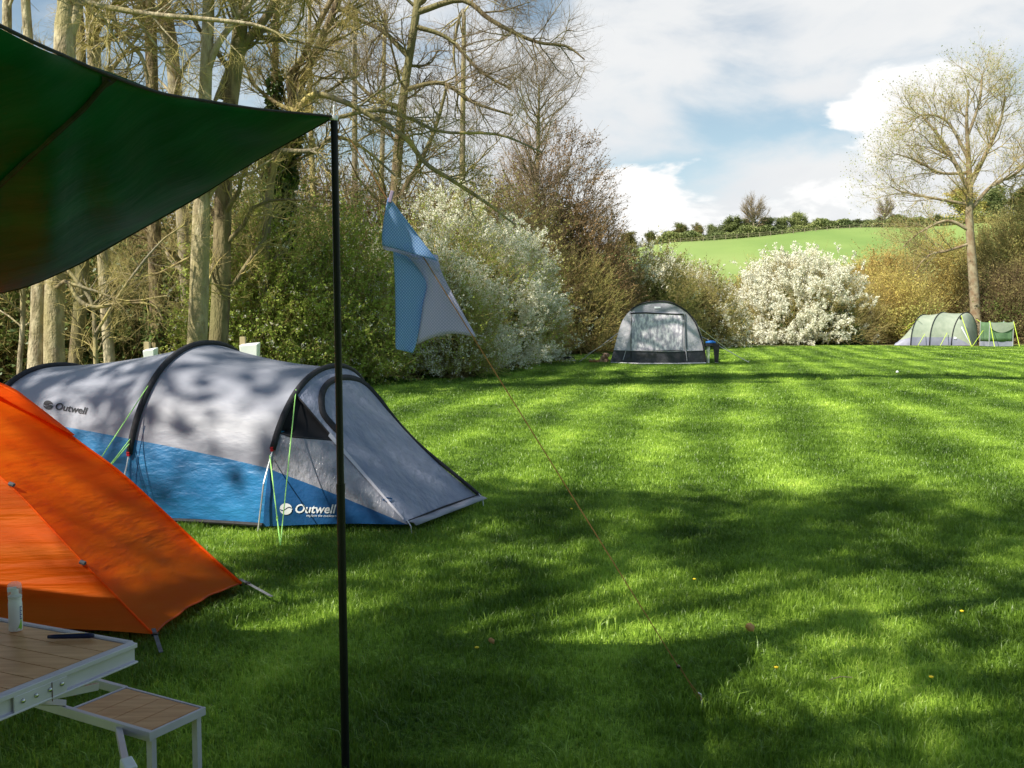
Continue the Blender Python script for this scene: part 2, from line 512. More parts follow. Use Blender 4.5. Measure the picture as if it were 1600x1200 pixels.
def build_ground():
    xs = np.unique(np.concatenate([np.linspace(-400, -40, 10), np.linspace(-40, 40, 121), np.linspace(40, 400, 10)]))
    ys = np.unique(np.concatenate([np.linspace(-60, -5, 8), np.linspace(-5, 60, 120), np.linspace(60, 700, 12)]))
    X, Y = np.meshgrid(xs, ys, indexing='ij')
    Z = gz(X, Y) * (np.abs(X) < 42) * (Y < 62) * (Y > -6) - 0.03
    b = MB(); b.grid(np.stack([X, Y, Z], -1))
    o = b.build('ground', M['lawn'], smooth=True)
    tag(o, 'mown green lawn of the camping field', 'ground', kind='structure')
    o.data.flip_normals() if o.data.polygons[0].normal.z < 0 else None


def hill_h(x, y):
    u = 800 + x / 260.0 * 1500
    H = np.interp(u, [300, 700, 950, 1040, 1200, 1330, 1470, 1600, 2000], [12, 16, 20.2, 23.2, 25.4, 27.3, 28.0, 29, 30])
    t = np.clip((y - 95) / (260 - 95), 0, 1)
    s = t ** 1.25
    back = np.clip((y - 260) / 150, 0, 1)
    return H * s - 10 * back * back - 0.3


def build_hill():
    xs = np.linspace(-160, 330, 90); ys = np.linspace(90, 460, 75)
    X, Y = np.meshgrid(xs, ys, indexing='ij')
    Z = hill_h(X, Y) + 0.25 * np.sin(X * 0.13) * np.sin(Y * 0.09)
    b = MB(); b.grid(np.stack([X, Y, Z], -1))
    o = b.build('hill', M['field'], smooth=True)
    if o.data.polygons[0].normal.z < 0: o.data.flip_normals()
    tag(o, 'smooth green pasture hill rising behind the bushes', 'hill', kind='structure')


build_ground(); build_hill()


# ------------------------------------------------------------------ grass blades
def grass_patch(rng, size, N, h, w, tuft=0.5):
    nt = max(8, N // 40)
    tc = rng.uniform(0, size, (nt, 2)); th = rng.uniform(0.7, 1.5, nt)
    k = rng.integers(0, nt, N)
    pos = np.where(rng.uniform(size=(N, 1)) < tuft, tc[k] + rng.normal(size=(N, 2)) * 0.03 * max(1, size), rng.uniform(0, size, (N, 2)))
    hh = h * rng.uniform(0.45, 1.15, N) * th[k]
    a = rng.uniform(0, 2 * math.pi, N); d = np.stack([np.cos(a), np.sin(a)], -1)
    wv = np.stack([-np.sin(a), np.cos(a)], -1) * (w * rng.uniform(0.6, 1.2, N))[:, None] / 2
    a2 = rng.uniform(0, 2 * math.pi, N); d = np.stack([np.cos(a2), np.sin(a2)], -1)
    lean = rng.uniform(0.1, 1.0, N)[:, None] * hh[:, None]
    z0 = np.full((N, 1), -0.015)
    base = pos; mid = pos + d * lean * 0.3; tip = pos + d * lean
    zm = (hh * 0.6)[:, None]; zt = (hh * rng.uniform(0.8, 1.0, N))[:, None]
    V = np.stack([np.hstack([base - wv, z0]), np.hstack([base + wv, z0]), np.hstack([mid + wv * 0.85, zm]), np.hstack([mid - wv * 0.85, zm]),
                  np.hstack([tip + wv * 0.15, zt]), np.hstack([tip - wv * 0.15, zt])], 1).reshape(-1, 3)
    V[:, :2] -= size / 2
    i = np.arange(N)[:, None] * 6
    F = np.concatenate([i + np.array([[0, 1, 2, 3]]), i + np.array([[3, 2, 4, 5]])])
    return V, F


def build_grass():
    rng = np.random.default_rng(5)
    # (name, cell, blades, height, width, y range)
    bands = [('near', 0.8, 7500, 0.031, 0.0038, 2.0, 7.0), ('mid', 1.2, 5600, 0.030, 0.0065, 7.0, 15.0),
             ('far', 2.5, 6000, 0.033, 0.012, 15.0, 34.0), ('edge', 4.0, 5000, 0.035, 0.028, 34.0, 64.0)]
    for nm, cell, N, h, w, y0, y1 in bands:
        src = bpy.data.collections.new('grass_source_' + nm)
        for k in range(4):
            V, F = grass_patch(rng, cell, N, h, w)
            me = quad_mesh('grass_patch', V, F); me.materials.append(M['blade'])
            src.objects.link(bpy.data.objects.new('grass_patch', me))
        pts = []
        y = y0 + cell / 2
        while y < y1 + cell / 2:
            hw = 0.56 * (y + cell) + 0.6
            nx = int(math.ceil(hw / cell))
            for i in range(-nx, nx + 1):
                x = i * cell
                if x < tree_line_x(y) - 1.0: continue
                pts.append((x, y, gz(x, y) - 0.028))
            y += cell
        P = np.array(pts)
        me = bpy.data.meshes.new('grass_points')
        me.vertices.add(len(P)); me.vertices.foreach_set('co', P.astype(np.float32).ravel())
        at = me.attributes.new('rz', 'FLOAT_VECTOR', 'POINT')
        rz = np.zeros((len(P), 3), np.float32); rz[:, 2] = rng.integers(0, 4, len(P)) * math.pi / 2
        at.data.foreach_set('vector', rz.ravel())
        at = me.attributes.new('pick', 'INT', 'POINT'); at.data.foreach_set('value', rng.integers(0, 4, len(P)).astype(np.int32))
        o = link('grass', me)
        tag(o, {'near': 'short mown grass blades nearest the camera', 'mid': 'short grass blades of the middle lawn',
                'far': 'short grass of the far lawn before the grey awning', 'edge': 'short grass at the far end of the lawn'}[nm], 'grass', kind='stuff')
        ng = bpy.data.node_groups.new('grass_scatter', 'GeometryNodeTree')
        ng.interface.new_socket('Geometry', in_out='INPUT', socket_type='NodeSocketGeometry')
        ng.interface.new_socket('Geometry', in_out='OUTPUT', socket_type='NodeSocketGeometry')
        n = NT(ng)
        gi = n('NodeGroupInput'); go = n('NodeGroupOutput')
        ci = n('GeometryNodeCollectionInfo', {'Collection': src, 'Separate Children': True, 'Reset Children': True})
        r = n('GeometryNodeInputNamedAttribute', {'Name': 'rz'}, data_type='FLOAT_VECTOR')
        pk = n('GeometryNodeInputNamedAttribute', {'Name': 'pick'}, data_type='INT')
        e2r = n('FunctionNodeEulerToRotation', {0: r.outputs[0]})
        ip = n('GeometryNodeInstanceOnPoints', {'Points': gi.outputs[0], 'Instance': ci.outputs[0], 'Pick Instance': True,
                                                'Instance Index': pk.outputs[0], 'Rotation': e2r.outputs[0]})
        sc_ = n('FunctionNodeRandomValue', {2: 0.85, 3: 1.35}, data_type='FLOAT'); cs_ = n('ShaderNodeCombineXYZ', {0: 1.0, 1: 1.0, 2: sc_.outputs[1]}); ng.links.new(cs_.outputs[0], ip.inputs['Scale'])
        ng.links.new(ip.outputs[0], go.inputs[0])
        md = o.modifiers.new('scatter', 'NODES'); md.node_group = ng


def tree_line_x(y):
    """left edge of the lawn"""
    return float(np.interp(y, [0, 6, 12, 17, 21, 28, 35, 46, 57, 70], [-9, -7.5, -6.0, -4.8, -3.4, -1.2, -1.0, 0.5, 8, 10]))


build_grass()


def build_tufts():
    """coarser, taller grass tufts standing out of the mown turf"""
    rng = np.random.default_rng(8)
    V = []; F = []; n0 = 0
    for k in range(300):
        y = 2.4 + 26 * rng.uniform() ** 1.7; x = rng.uniform(-0.58, 0.60) * (y + 1)
        if x < tree_line_x(y): continue
        v, f = grass_patch(rng, 0.07 + 0.06 * rng.uniform(), 34, rng.uniform(0.042, 0.064), 0.0050 if y < 10 else 0.009, 0.2)
        v[:, 0] += x; v[:, 1] += y; v[:, 2] -= 0.01
        V.append(v); F.append(f + n0); n0 += len(v)
    o = link('grass_tufts', quad_mesh('grass_tufts', np.concatenate(V), np.concatenate(F)), None, M['blade'])
    tag(o, 'coarse taller tufts scattered through the mown grass', 'grass', kind='stuff')


build_tufts()
# ------------------------------------------------------------------ fabrics
def fabric(name, c1, c2, transl, wr=0.6, wscale=7, stretch=(1, 1, 1), rot=None, rough=0.45, spec=0.5, bdist=0.02):
    m = mat(name, c1, c2, 3.0, rough, wr, wscale, transl=transl, spec=spec, stretch=stretch, rot=rot, bdist=bdist)
    return m


M['tent_grey'] = fabric('tent_grey', (0.31, 0.325, 0.39), (0.37, 0.385, 0.45), 0.25, 0.25, 3, (1, 1, 3), (0, 0.35, 0), bdist=0.03)
M['porch_grey'] = fabric('porch_grey', (0.30, 0.33, 0.45), (0.38, 0.41, 0.53), 0.3, 1.0, 4, (3.5, 3.5, 0.8), (0.3, -0.5, 0), bdist=0.035)
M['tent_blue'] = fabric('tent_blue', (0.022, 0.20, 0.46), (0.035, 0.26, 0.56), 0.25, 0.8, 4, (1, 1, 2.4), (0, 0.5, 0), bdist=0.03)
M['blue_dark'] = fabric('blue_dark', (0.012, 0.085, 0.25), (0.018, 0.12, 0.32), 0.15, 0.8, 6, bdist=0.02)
M['orange'] = fabric('orange', (1.0, 0.16, 0.003), (1.0, 0.21, 0.006), 0.66, 0.6, 2.2, (0.35, 1.0, 5.0), (0, 0.70, 0), bdist=0.05, spec=0.2, rough=0.5)
M['orange_seam'] = fabric('orange_seam', (0.5, 0.06, 0.005), (0.6, 0.08, 0.008), 0.3, 0.4, 10)
M['tarp'] = mat('tarp', (0.0015, 0.09, 0.04), (0.003, 0.13, 0.055), 2.2, 0.5, 0.15, 3, transl=0.38, spec=0.25, stretch=(1, 2.4, 1), bdist=0.05)
M['mesh_black'] = mat('mesh_black', (0.012, 0.012, 0.015), rough=0.9)
M['awning_grey'] = fabric('awning_grey', (0.56, 0.55, 0.61), (0.66, 0.64, 0.70), 0.15, 0.7, 3, bdist=0.05)
M['awning_top'] = fabric('awning_top', (0.33, 0.33, 0.38), (0.42, 0.42, 0.47), 0.15, 0.7, 3, bdist=0.05)
M['awning_skirt'] = fabric('awning_skirt', (0.035, 0.035, 0.042), (0.06, 0.06, 0.07), 0.05, 1.0, 4, bdist=0.05)
M['green_tent'] = fabric('green_tent', (0.37, 0.43, 0.33), (0.46, 0.51, 0.40), 0.25, 0.5, 2, bdist=0.04)
M['green_tent_dark'] = fabric('green_tent_dark', (0.13, 0.24, 0.12), (0.18, 0.31, 0.16), 0.25, 0.5, 2)
M['tent_skirt'] = fabric('tent_skirt', (0.26, 0.27, 0.36), (0.33, 0.34, 0.43), 0.1, 0.5, 3)
M['ink_black'] = mat('ink_black', (0.03, 0.03, 0.035), rough=0.7)
M['ink_white'] = mat('ink_white', (0.82, 0.85, 0.88), rough=0.7)


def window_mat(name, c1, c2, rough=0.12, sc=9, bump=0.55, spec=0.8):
    """crinkled clear vinyl with whitish reflections painted in as mottled colour"""
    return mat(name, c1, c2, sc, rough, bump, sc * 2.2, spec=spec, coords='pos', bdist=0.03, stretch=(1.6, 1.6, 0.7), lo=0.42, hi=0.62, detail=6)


M['pvc'] = window_mat('pvc', (0.24, 0.245, 0.29), (0.34, 0.34, 0.38), 0.13, 9)
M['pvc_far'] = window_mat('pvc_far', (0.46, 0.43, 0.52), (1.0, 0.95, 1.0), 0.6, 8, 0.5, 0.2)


def cloth_mat():
    m = bpy.data.materials.new('cloth_check'); m.use_nodes = True
    t = m.node_tree; t.nodes.clear(); n = NT(t)
    uv = n('ShaderNodeUVMap').outputs[0]
    m_ = lambda op, a, b=0.0: n('ShaderNodeMath', {0: a, 1: b}, operation=op).outputs[0]
    sp = n('ShaderNodeSeparateXYZ', {0: uv})
    # diamond lattice of small printed dots
    a = m_('ADD', sp.outputs[0], sp.outputs[1]); b = m_('SUBTRACT', sp.outputs[0], sp.outputs[1])
    sa = m_('ABSOLUTE', m_('SINE', m_('MULTIPLY', a, 330.0))); sb = m_('ABSOLUTE', m_('SINE', m_('MULTIPLY', b, 330.0)))
    mn = m_('MINIMUM', sa, sb)
    f = n('ShaderNodeMapRange', {'Value': mn, 1: 0.30, 2: 0.48}).outputs[0]
    mx = n('ShaderNodeMix', data_type='RGBA'); t.links.new(f, mx.inputs[0])
    mx.inputs[6].default_value = (0.18, 0.38, 0.72, 1); mx.inputs[7].default_value = (0.54, 0.74, 1.0, 1)
    b1 = n('ShaderNodeBsdfPrincipled', {'Base Color': mx.outputs[2], 'Roughness': 0.9, 'Specular IOR Level': 0.1})
    tr = n('ShaderNodeBsdfTranslucent', {'Color': mx.outputs[2]})
    ms = n('ShaderNodeMixShader', {0: 0.55, 1: b1.outputs[0], 2: tr.outputs[0]})
    o = n('ShaderNodeOutputMaterial'); t.links.new(ms.outputs[0], o.inputs[0])
    m2 = m.copy(); m2.name = 'cloth_pale'
    for nd in m2.node_tree.nodes:
        if nd.type == 'MIX':
            nd.inputs[6].default_value = (0.56, 0.58, 0.78, 1); nd.inputs[7].default_value = (0.84, 0.80, 1.0, 1)
    return m, m2


M['cloth'], M['cloth_pale'] = cloth_mat()


def slat_mat():
    """warm wood-print boards"""
    m = mat('table_wood', (0.54, 0.26, 0.11), (0.68, 0.37, 0.18), 9, 0.42, 0.15, 40, coords='pos', stretch=(1, 8, 1), spec=0.4, bdist=0.002)
    return m


M['wood'] = slat_mat()
M['groove'] = mat('groove', (0.10, 0.05, 0.03), rough=0.8)
M['table_alu'] = mat('table_alu', (0.50, 0.47, 0.55), (0.60, 0.57, 0.66), 8, 0.42, 0.1, 60, metal=0.15, spec=0.5, bdist=0.001)  # lilac tint puts the bluish sky reflection into the base colour
M['rivet'] = mat('rivet', (0.6, 0.6, 0.58), rough=0.2, metal=0.9)


# ------------------------------------------------------------------ decals laid on real surfaces
def bvh_of(objs):
    V = []; F = []
    for o in objs:
        off = len(V)
        par = Vector((0, 0, 0))
        for v in o.data.vertices: V.append(v.co.copy())
        for p in o.data.polygons: F.append([i + off for i in p.vertices])
    return BVHTree.FromPolygons(V, F)


EYE = Vector((0, 0, CAM_Z))


def onto(bvh, u, v, off=0.004):
    d = ray(u, v).normalized()
    hit, nrm, idx, dist = bvh.ray_cast(EYE, d)
    if hit is None: return None
    if nrm.dot(d) > 0: nrm = -nrm
    return hit + nrm * off


def text_mesh(body, size=1.0, shear=0.0, offset=0.0):
    cu = bpy.data.curves.new('lettering', 'FONT'); cu.body = body; cu.size = size; cu.shear = shear; cu.offset = offset
    cu.resolution_u = 3
    ob = bpy.data.objects.new('lettering', cu); col.objects.link(ob)
    dg = bpy.context.evaluated_depsgraph_get(); dg.update()
    me = bpy.data.meshes.new_from_object(ob.evaluated_get(dg))
    bpy.data.objects.remove(ob); bpy.data.curves.remove(cu)
    V = [v.co.copy() for v in me.vertices]; F = [list(p.vertices) for p in me.polygons]
    bpy.data.meshes.remove(me)
    return V, F


def decal(bvh, V2, F, name, mtl, parent, off=0.004):
    V = []
    for (u, v) in V2:
        p = onto(bvh, u, v, off)
        if p is None: p = V[-1] if V else Vector((0, 0, 0))
        V.append(p)
    me = bpy.data.meshes.new(name); me.from_pydata([tuple(p) for p in V], [], F); me.update()
    return link(name, me, parent, mtl)


def swirl_badge():
    """round badge: disc cut by a wave-shaped gap; unit coordinates"""
    V = []; F = []
    N = 16
    for sgn in (1, -1):
        base = len(V)
        for i in range(N + 1):
            x = -1 + 2 * i / N
            yo = sgn * math.sqrt(max(0, 1 - x * x))
            wv = 0.28 * math.sin(x * 3.0) + 0.10 * sgn
            yi = wv if abs(wv) < abs(yo) else yo * 0.98
            if sgn > 0 and yi > yo: yi = yo
            if sgn < 0 and yi < yo: yi = yo
            V.append((x, yo)); V.append((x, yi))
        for i in range(N):
            a = base + 2 * i; F.append([a, a + 1, a + 3, a + 2])
    return V, F


def logo(bvh, origin, xdir, ydir, h, name_mat, parent, tagline=True, shear=0.25):
    """badge + wordmark + tag line. origin px = left of badge centre line; xdir, ydir px unit vectors"""
    def put(x, y): return (origin[0] + xdir[0] * x + ydir[0] * y, origin[1] + xdir[1] * x + ydir[1] * y)
    V, F = swirl_badge()
    decal(bvh, [put(h * 0.62 * (1 + x), h * 0.56 * y) for x, y in V], F, 'logo_badge', name_mat, parent)
    V, F = text_mesh('Outwell', h * 1.22, shear, h * 0.022)
    decal(bvh, [put(h * 1.42 + p.x, p.y - h * 0.36) for p in V], F, 'lettering', name_mat, parent)
    if tagline:
        V, F = text_mesh('explore the outdoors', h * 0.34, shear, 0.0)
        decal(bvh, [put(h * 2.6 + p.x, p.y - h * 0.72) for p in V], F, 'tag_line', name_mat, parent)


# ------------------------------------------------------------------ green tarp, pole, guy rope, cloth
def lawn_hoop(pts, K): return [Vector(p) for p in poly(pts, K)]


def build_tarp():
    A = W(522, 182, 2.70)
    E1 = poly([A, W(470, 177, 2.58), W(400, 170, 2.42), W(325, 158, 2.28), W(250, 145, 2.12), W(165, 115, 1.92), W(100, 87, 1.78), W(0, 40, 1.60), (-0.98, 1.1, 1.84), (-1.05, 0.4, 1.88), (-1.2, -0.6, 1.92), (-1.3, -1.5, 1.95)], 60)
    E2 = poly([A, W(500, 194, 2.75), W(400, 250, 2.86), W(300, 315, 2.94), W(190, 375, 3.02), W(100, 420, 3.07), W(0, 458, 3.12), (-2.1, 3.25, 1.36), (-2.6, 3.35, 1.30), (-3.1, 3.4, 1.27), (-3.7, 3.5, 1.26), (-4.2, 3.6, 1.25)], 60)
    J = 24
    rng = np.random.default_rng(3)
    G_ = np.zeros((60, J, 3))
    for i in range(60):
        w = np.linalg.norm(E2[i] - E1[i])
        for j in range(J):
            t = j / (J - 1)
            p = E1[i] * (1 - t) + E2[i] * t
            sag = 4 * t * (1 - t) * 0.035 * w
            wr = 0.010 * math.sin(i * 0.9 + 6 * t) * math.sin(math.pi * t) + 0.006 * math.sin(9 * t + i * 0.31)
            wr *= min(1, w)
            G_[i, j] = p + np.array([0, 0, -sag + wr])
    b = MB(); b.grid(G_)
    t = empty('tarp', tuple(A), 'dark green tarpaulin stretched overhead from the black pole', 'tarp')
    o = b.build('tarp_sheet', M['tarp'], t, smooth=True, solid=0.0015)
    # hem
    h = MB(); h.tube([Vector(p) for p in E1[:]], 0.0035, 6); h.tube([Vector(p) for p in G_[:, -1]], 0.0035, 6)
    h.build('hem', M['black_fabric'], t)
    # ridge seam running from the tab on the upper edge
    bv = bvh_of([o])
    px = [(168, 122), (152, 140), (130, 166), (85, 207), (40, 249), (0, 286), (-60, 340), (-130, 400)]
    pts = [onto(bv, u, v, 0.004) for u, v in px]; pts = [p for p in pts if p is not None]
    s = MB(); s.tube(pts, 0.0060, 6); s.build('seam', M['black_fabric'], t)
    tri = [onto(bv, u, v, 0.003) for u, v in [(158, 117), (184, 122), (174, 130), (154, 141), (158, 130)]]
    if all(p is not None for p in tri):
        q = MB(); q.add([tuple(p) for p in tri], [(0, 1, 2, 3, 4)]); q.build('corner_patch', M['black_fabric'], t)
    e = MB(); e.lathe((A.x, A.y, A.z - 0.002), [(0.004, 0), (0.012, 0), (0.012, 0.004), (0.004, 0.004)], 12)
    e.build('eyelet', M['alu'], t)
    # pole
    base = GB(540, 2.70); base = W(540.5, 1228, 2.70); base.z = -0.02
    top = A.copy()
    p = empty('tarp_pole', (base.x, base.y, 0), 'slim black upright pole holding the corner of the green tarp', 'pole')
    k = MB(); k.tube([base, base.lerp(top, 0.45)], 0.0118, 16); k.build('lower_section', M['black_metal'], p, smooth=False)
    k = MB(); k.tube([base.lerp(top, 0.45), top - Vector((0, 0, 0.01))], 0.0102, 16); k.build('upper_section', M['black_metal'], p)
    k = MB(); k.tube([base.lerp(top, 0.445), base.lerp(top, 0.458)], 0.0126, 16); k.build('collar', M['black_metal'], p)
    k = MB(); k.lathe((top.x, top.y, top.z - 0.012), [(0.0115, 0), (0.0125, 0.004), (0.0125, 0.010), (0.003, 0.013), (0.0025, 0.04), (0.001, 0.043)], 12); k.build('tip', M['alu'], p)
    # guy rope
    anc = G(1095, 1098); anc.z = 0.0
    g = empty('guy_rope', tuple(anc), 'thin orange guy rope running from the pole top to the lawn', 'rope')
    st = top + Vector((0.0, 0, 0.008))
    sl = st.lerp(anc, 0.925)
    k = MB(); k.tube([st, sl], 0.0017, 6)
    k.tube([sl, anc + Vector((0.006, 0, 0.01))], 0.0012, 6); k.tube([sl + Vector((0.004, 0, 0.004)), anc + Vector((-0.008, 0.0, 0.012))], 0.0012, 6)
    k.tube([st + Vector((0.0, 0, 0)), st + Vector((0.012, 0, -0.012)), st + Vector((0.015, 0, -0.04)), st + Vector((0.008, 0, -0.055)), st + Vector((0.018, 0.0, -0.075))], 0.002, 6)
    k.build('rope', M['orange_cord'], g)
    k = MB(); k.box(sl, (0.012, 0.02, 0.008), None); k.build('slider', M['black_metal'], g, bevel=0.002)
    k = MB(); k.tube([anc + Vector((-0.01, 0, 0.035)), anc + Vector((0.0, 0, 0.03)), anc + Vector((0.012, 0.008, -0.05))], 0.0028, 6); k.build('peg', M['alu'], g)
    return A, anc


TOP, ANCH = build_tarp()


def build_cloth():
    st, an = TOP, ANCH

    def rope(u):
        a = (u - 530) / (1095 - 530.0)
        # perspective-correct depth along the rope
        inv = (1 - a) / st.y + a / an.y
        return 1 / inv
    def depth(u, off=0.0): return rope(min(max(u, 560), 760)) + off
    def patch(left, right, bottomcurve, dl, dr, J=16, amp=0.008, ph=0.0):
        K = 22
        L = poly([(u, v, 0) for u, v in left], K); Rr = poly([(u, v, 0) for u, v in right], K)
        A = np.zeros((K, J, 3))
        for i in range(K):
            for j in range(J):
                t = j / (J - 1)
                u = L[i, 0] * (1 - t) + Rr[i, 0] * t; v = L[i, 1] * (1 - t) + Rr[i, 1] * t
                d = depth(u) + dl * (1 - t) + dr * t + amp * math.sin(t * 7 + i * 0.25 + ph) * (i / K)
                A[i, j] = tuple(W(u, v, d))
        return A
    t = empty('cleaning_cloth', tuple(W(607, 312, depth(607))), 'blue and white checked cleaning cloth hung over the orange guy rope', 'cloth')

    def mk(A, name, m, uvs=1.0):
        b = MB(); b.grid(A)
        o = b.build(name, m, t, smooth=True, solid=0.0008)
        me = o.data; uvl = me.uv_layers.new(name='UVMap')
        J = A.shape[1]
        # length-preserving uv from the first rows
        U = np.zeros((len(me.vertices), 2)); P = A.reshape(-1, 3)
        U[:, 0] = P[:, 0] + 0.4 * P[:, 1]; U[:, 1] = P[:, 2]
        for lp in me.loops: uvl.data[lp.index].uv = U[lp.vertex_index]
        return o
    # lower fall, blue half (hangs behind) and pale half (turned towards the rope)
    low_b = patch([(614, 388), (617, 440), (618, 500), (618, 541), (622, 546)], [(662, 400), (668, 436), (661, 480), (652, 530), (645, 552)], None, 0.03, 0.045)
    mk(low_b, 'blue_fall', M['cloth'])
    low_w = patch([(618, 395), (664, 436), (660, 480), (652, 538)], [(684, 398), (690, 425), (720, 483), (745, 527)], None, 0.043, 0.01, amp=0.012, ph=1.0)
    # arched bottom hem of the pale half
    for j in range(low_w.shape[1]):
        tt = j / (low_w.shape[1] - 1)
        for i in range(low_w.shape[0]):
            low_w[i, j, 2] += 0.022 * math.sin(math.pi * tt) * (i / low_w.shape[0]) ** 2
    mk(low_w, 'pale_fall', M['cloth_pale'])
    up = patch([(606, 309), (600, 340), (597, 365), (597, 383)], [(609, 309), (640, 350), (664, 382), (684, 408)], None, -0.012, -0.004, amp=0.010)
    mk(up, 'folded_top', M['cloth'])
    curl = patch([(597, 383), (599, 389), (606, 392)], [(684, 408), (687, 414), (686, 426)], None, -0.012, 0.01, amp=0.0)
    # rolled under edge: pale underside showing
    for j in range(curl.shape[1]):
        tt = j / (curl.shape[1] - 1)
        curl[:, j, 2] += 0.022 * math.sin(math.pi * tt) * (np.linspace(0, 1, curl.shape[0]))
    mk(curl, 'rolled_edge', M['cloth_pale'])
    und = patch([(598, 378), (603, 388), (612, 393)], [(640, 386), (648, 404), (662, 402)], None, 0.006, 0.012, amp=0.0)
    mk(und, 'turned_corner', M['cloth_pale'])
    p = MB(); a = W(608, 312, depth(608) - 0.015)
    p.box(a + Vector((0.006, 0, 0.008)), (0.010, 0.014, 0.034), Matrix.Rotation(0.25, 3, 'Y')); p.build('peg_clip', mat('peg_grey', (0.25, 0.2, 0.3), rough=0.5), t, bevel=0.002)


build_cloth()


# ------------------------------------------------------------------ tunnel tent with the wordmark
class Tunnel:
    def __init__(self, hoops, pw=0.9, pz=0.82):
        self.h = hoops; self.pw = pw; self.pz = pz   # (s, near, far, height, lean, zb)

    def prm(self, s):
        H = self.h
        for a, b in zip(H[:-1], H[1:]):
            if s <= b[0] + 1e-9: break
        t = (s - a[0]) / (b[0] - a[0])
        L = lambda x, y: x * (1 - t) + y * t
        sag = 4 * t * (1 - t)
        N = Vector(a[1]).lerp(Vector(b[1]), t); F = Vector(a[2]).lerp(Vector(b[2]), t)
        C = (N + F) / 2
        N = C + (N - C) * (1 - 0.03 * sag); F = C + (F - C) * (1 - 0.03 * sag)
        return N, F, L(a[3], b[3]) - 0.028 * sag * max(a[3], b[3]), Vector(a[4]).lerp(Vector(b[4]), t), L(a[5], b[5])

    def pt(self, s, q, out=0.0):
        N, F, H, lean, zb = self.prm(s)
        C = (N + F) / 2
        c = math.cos(math.pi * q); sn = max(0.0, math.sin(math.pi * q))
        cx = math.copysign(abs(c) ** self.pw, c); z = sn ** self.pz
        p = C + (N - C) * cx + lean * z + Vector((0, 0, H * z))
        if out:
            d = (p - (C + Vector((0, 0, H * 0.3)))).normalized(); p = p + d * out
        return p

    def qb(self, s, z=None):
        N, F, H, lean, zb = self.prm(s)
        z = zb if z is None else z
        return math.asin(min(1, (max(z, 0) / H)) ** (1 / self.pz)) / math.pi

    def strip(self, s0, s1, q0, q1, I, J):
        A = np.zeros((I, J, 3))
        for i in range(I):
            s = s0 + (s1 - s0) * i / (I - 1)
            a = q0(s) if callable(q0) else q0; b = q1(s) if callable(q1) else q1
            for j in range(J):
                A[i, j] = tuple(self.pt(s, a + (b - a) * j / (J - 1)))
        return A


